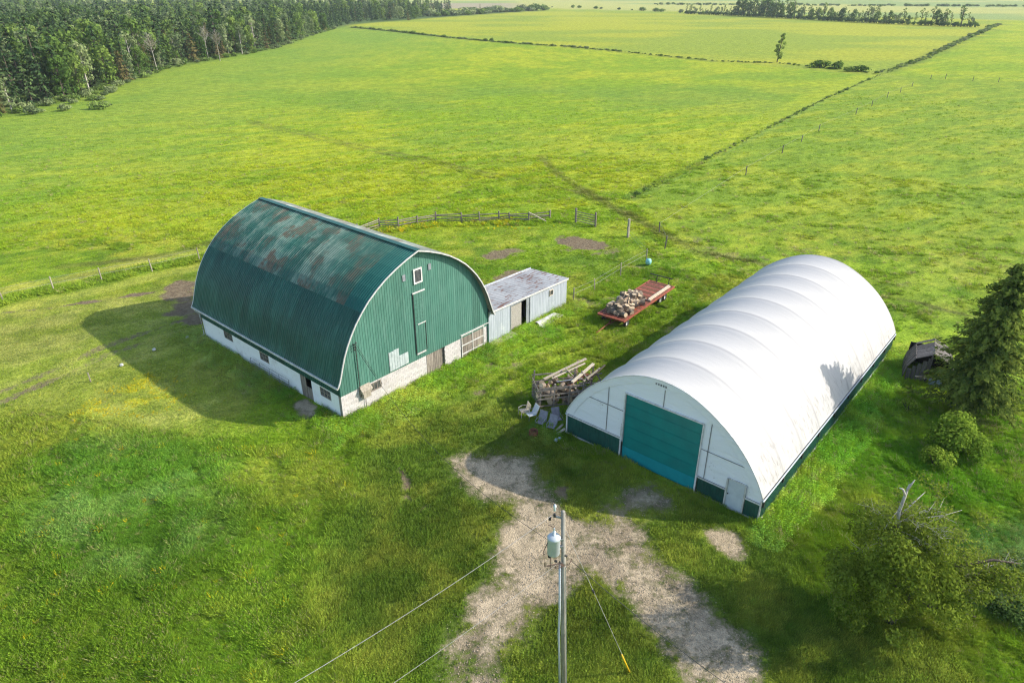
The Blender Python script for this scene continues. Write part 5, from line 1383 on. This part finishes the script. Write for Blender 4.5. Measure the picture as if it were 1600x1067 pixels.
def grass_mat(name, gain, trans=.4):
    m = bpy.data.materials.new(name); m.use_nodes = True; nt = m.node_tree; nt.nodes.clear()
    def n(t): return nt.nodes.new(t)
    out = n('ShaderNodeOutputMaterial'); mix = n('ShaderNodeMixShader'); d = n('ShaderNodeBsdfDiffuse'); tr = n('ShaderNodeBsdfTranslucent')
    at_ = n('ShaderNodeAttribute'); at_.attribute_type = 'INSTANCER'; at_.attribute_name = 'gcol'
    ml = n('ShaderNodeMix'); ml.data_type = 'RGBA'; ml.blend_type = 'MULTIPLY'; ml.inputs[0].default_value = 1; ml.inputs[7].default_value = (gain,gain,gain*1.0,1)
    nt.links.new(at_.outputs['Color'], ml.inputs[6])
    for s in (d, tr): nt.links.new(ml.outputs[2], s.inputs[0])
    ge = n('ShaderNodeNewGeometry'); sc1 = n('ShaderNodeVectorMath'); sc1.operation = 'SCALE'; sc1.inputs['Scale'].default_value = .55; nt.links.new(ge.outputs['Normal'], sc1.inputs[0])
    ad = n('ShaderNodeVectorMath'); ad.inputs[1].default_value = (0,0,.8); nt.links.new(sc1.outputs[0], ad.inputs[0]); no = n('ShaderNodeVectorMath'); no.operation = 'NORMALIZE'; nt.links.new(ad.outputs[0], no.inputs[0]); nt.links.new(no.outputs[0], d.inputs['Normal'])
    nt.links.new(d.outputs[0], mix.inputs[1]); nt.links.new(tr.outputs[0], mix.inputs[2]); mix.inputs[0].default_value = trans
    nt.links.new(mix.outputs[0], out.inputs[0]); return m
GM = grass_mat('grass_blades', 1.6, .3)
tufts = [blade_tuft('tuft', 16, .16, .22, .016, GM), blade_tuft('tuft', 16, .15, .25, .018, GM),        # 0,1 short
         blade_tuft('tuft', 20, .48, .24, .022, GM, .9), blade_tuft('tuft', 20, .55, .28, .022, GM, 1.1),  # 2,3 tall
         blade_tuft('tuft', 22, .42, .40, .03, GM, 1.0),                                                     # 4 far wide clump
         leafy_tuft('tuft', 46, .40, .32, .05, GM), leafy_tuft('tuft', 40, .55, .34, .06, GM)]           # 5,6 leafy weeds
tsrc = [src('tuft_%d' % i, m_) for i, m_ in enumerate(tufts)]
rng = np.random.default_rng(11)
def cand(n_, r0, r1, pw_=1.0):
    # density falls with distance
    u = rng.random(n_); r_ = (r0**(2-pw_*1.0)+(r1**(2-pw_*1.0)-r0**(2-pw_*1.0))*u)**(1/(2-pw_*1.0)) if pw_ != 2 else r0*(r1/r0)**u
    a = rng.uniform(-.90,.90,n_)
    return r_*np.sin(a), r_*np.cos(a)
def keep_off(x, y, m=.05):
    return (bdist(x,y,BARN_O,BARN_A,-m,15.1,-m,BL+m) > 0) & (bdist(x,y,BARN_O,BARN_A,15.1,26.1,-m,4.5) > 0) & (bdist(x,y,Q_O,Q_A,-m,QW+m,-m,QL+m) > 0)
X, Y = cand(420000, 13, 125, 1.6)
X2, Y2 = cand(60000, 110, 230, 1.5)
X = np.concatenate([X, X2]); Y = np.concatenate([Y, Y2])
c_, g_, m_, l_ = survey(X, Y)
nn_ = fbm(X/1.4, Y/1.4, 201); n3_ = fbm(X/4, Y/4, 207); u = rng.random(len(X)); dist_ = np.hypot(X, Y)
pasd = sdist(X, Y, PASTURE) < 0
bd_ = np.minimum(bdist(X,Y,BARN_O,BARN_A,0,26,0,BL), bdist(X,Y,Q_O,Q_A,0,QW,0,QL))
lawn = l_ > .5
tall = (~lawn) & (dist_ < 70)
wall_weeds = (bd_ < 1.3+1.8*n3_) & (~((loc_xy(X,Y,Q_O,Q_A)[1] < 0) & (bdist(X,Y,Q_O,Q_A,0,QW,-4,0) < 0)))
frontbarn = (bdist(X,Y,BARN_O,BARN_A,0,22,-3.4,0) < 0); wall_weeds |= frontbarn & (n3_ > .35)
wall_weeds &= ~(bdist(X,Y,BARN_O,BARN_A,-2.2,0,3.2,5.5) < 0)
fence_w = (dline(X,Y,PATHS['strip']) < 1.0) | (dline(X,Y,FP) < 1.6) | (dline(X,Y,PATHS['dstrip']) < .8)
weedy = (sdist(X,Y,POLY['weeds'])+5*(n3_-.5) < 0) & (nn_ > .54) & (u < .6) | (sdist(X,Y,POLY['weedsR']) < 0)
ok = keep_off(X, Y) & (rng.random(len(X)) > g_*1.9) & (m_ < .45)
ix = rng.integers(0, 2, len(X)); sc_ = .45+.6*u
p_keep = np.where(lawn, .55, 1.0)
clump = sst(.42,.62,nn_)
ix = np.where(tall, 2+(rng.random(len(X)) < .5), ix); sc_ = np.where(tall, (.28+.28*clump)*(.6+.7*u), sc_)
farh = (~lawn) & (dist_ >= 70); ix = np.where(farh, 4, ix); sc_ = np.where(farh, (.30+.25*clump)*(.6+.6*u), sc_)
p_keep = np.where(farh, (.35+.65*clump)*sst(225,100,dist_), p_keep)
pc = pasd & (dist_ > 60); p_keep = np.where(pc, sst(.57,.70,fbm(X/2.4,Y/1.6,301))*.7+.05, p_keep); sc_ = np.where(pc, (.22+.30*u*u)*(1+dist_/320), sc_)
short = near_y = (loc_xy(X,Y,BARN_O,BARN_A)[1] > 0) & (dist_ < 84) & (dist_ > 55) & (X < 16); sc_ = np.where(short, sc_*.5, sc_)
lp_ = (sst(40,36,Y+.25*(X+20)) < .5) & (X < -14) & (Y > 38) & (Y < 75) & (dline(X,Y,PATHS['strip']) > 1.3); sc_ = np.where(lp_, sc_*.32, sc_)
wk = ok & (rng.random(len(X)) < .6) & (wall_weeds | weedy) & (dist_ < 90) & (~lawn | wall_weeds)
ix = np.where(wk, 5+(u < .45), ix); sc_ = np.where(wk, .30+.55*nn_+.3*(wall_weeds), sc_)
fwk = ok & fence_w & ~wk; sc_ = np.where(fwk, np.maximum(sc_, .55+.45*u), sc_)
trackd = np.full(len(X), 9.)
for k in ('wag1','wag2'): trackd = np.minimum(trackd, np.abs(dline(X,Y,PATHS[k])-.8))
sc_ = np.where(trackd < .35, sc_*.35, sc_)
sc_ = np.where(g_ > .2, sc_*.6, sc_)
sel = ok & (rng.random(len(X)) < p_keep)
col_ = c_*(.72+.56*rng.random((len(X),1)))*(1+.10*rng.normal(size=(len(X),1))*np.array([[1.,.3,.6]]))
gb = wk & frontbarn | weedy; lt = rng.random(len(X)) < .5
col_ = np.where((wk & lt)[:,None], col_*np.array([[1.0,1.12,1.4]])+np.array([[.004,.012,.006]]), col_)
dry = (~lawn) & (rng.random(len(X)) < .05+.12*(pasd & (dist_ < 95))); col_ = np.where(dry[:,None], np.array([[.25,.235,.09]])*(.8+.4*u[:,None]), col_)
# dandelions and buttercups
fl = (sdist(X,Y,POLY['yellow']) < 1) & (fbm(X/.9,Y/.9,71) > .48) & (rng.random(len(X)) < .42)
fl |= (dline(X,Y,FP)+0 < 3.0) & (Y < 86.5) & (n3_ > .54) & (rng.random(len(X)) < .22)
fl |= (~lawn) & (X < -8) & (Y < 45) & (rng.random(len(X)) < .006)
col_ = np.where(fl[:,None], np.array([[.50,.40,.015]])*(.8+.4*u[:,None]), col_)
z_ = relief(X, Y)
S = np.where(sel)[0]
go_ = gn_scatter('grass', np.stack([X[S],Y[S],z_[S]],-1), rng.uniform(-.6,.6,len(S)), np.clip(sc_[S],.15,2.2), ix[S], tsrc, np.clip(col_[S],0,1))
hp = []
for k, w_, st_ in (('hedge',1.6,1.3),('hedge2',1.8,1.5),('dstrip',.5,.9)):
    for (x, y) in along(PATHS[k], st_): hp.append((x+rnd.gauss(0,w_*.5), y+rnd.gauss(0,w_*.5), rnd.uniform(.12,.34)*(1 if k != 'dstrip' else .45)*(1+.5*(y > 350))))
hg = gn_scatter('boundary_weeds', [(p[0],p[1],0) for p in hp], [rnd.random()*6 for _ in hp], [p[2] for p in hp], [1+rnd.randrange(2) for _ in hp], [src('w%d' % i, m_) for i, m_ in enumerate(bm)])
tag(hg, 'rough weeds growing in the boundary strips between the fields', 'weeds')
def pebble(name):
    mb = MB(); mb.lathe([(0,-.3),(.8,-.1),(1.,.25),(.55,.65),(0,.75)],6); me = mb.mesh(name, GM)
    for v_ in me.vertices: v_.co.x *= rnd.uniform(.7,1.2); v_.co.y *= rnd.uniform(.7,1.1)
    return me
SX_ = rng.uniform(-9,24,170000); SY_ = rng.uniform(11,37,170000); _, sg, sm_, _ = survey(SX_, SY_)
k_ = (sg > .25) & (rng.random(len(SX_)) < sg*.75) & (rng.random(len(SX_)) < .45+.9*fbm(SX_/.7,SY_/.7,501)); SX_, SY_ = SX_[k_], SY_[k_]; n_ = len(SX_)
sv_ = (.60+.75*rng.random((n_,1)))*np.array([[.31,.255,.18]])+rng.normal(size=(n_,1))*.01
gs = gn_scatter('loose_gravel', np.stack([SX_,SY_,relief(SX_,SY_)-.02],-1), rng.uniform(0,6,n_), .010+.030*rng.random(n_)**4, rng.integers(0,2,n_), [src('peb%d' % i, pebble('pebble')) for i in range(2)], np.clip(sv_,.02,1))
tag(gs, 'loose stones and gravel on the bare drive in front of the white shelter', 'gravel')
print('stones', n_)
tag(go_, 'green grass, weeds and small yellow flowers covering the yard and the meadows', 'grass')
print('tufts', len(S), 'objects', len(bpy.data.objects))

# ================================================================== HAZE
hz = bpy.data.materials.new('thin_haze'); hz.use_nodes = True; nt = hz.node_tree; nt.nodes.clear()
out = nt.nodes.new('ShaderNodeOutputMaterial'); pv = nt.nodes.new('ShaderNodeVolumePrincipled'); pv.inputs['Color'].default_value = (.86,.93,1.0,1); pv.inputs['Density'].default_value = .00010
nt.links.new(pv.outputs[0], out.inputs['Volume'])
hb = MB().box(-6300,6300,-500,6400,-1.6,28.5).build('haze', hz); tag(hb, kind='stuff')
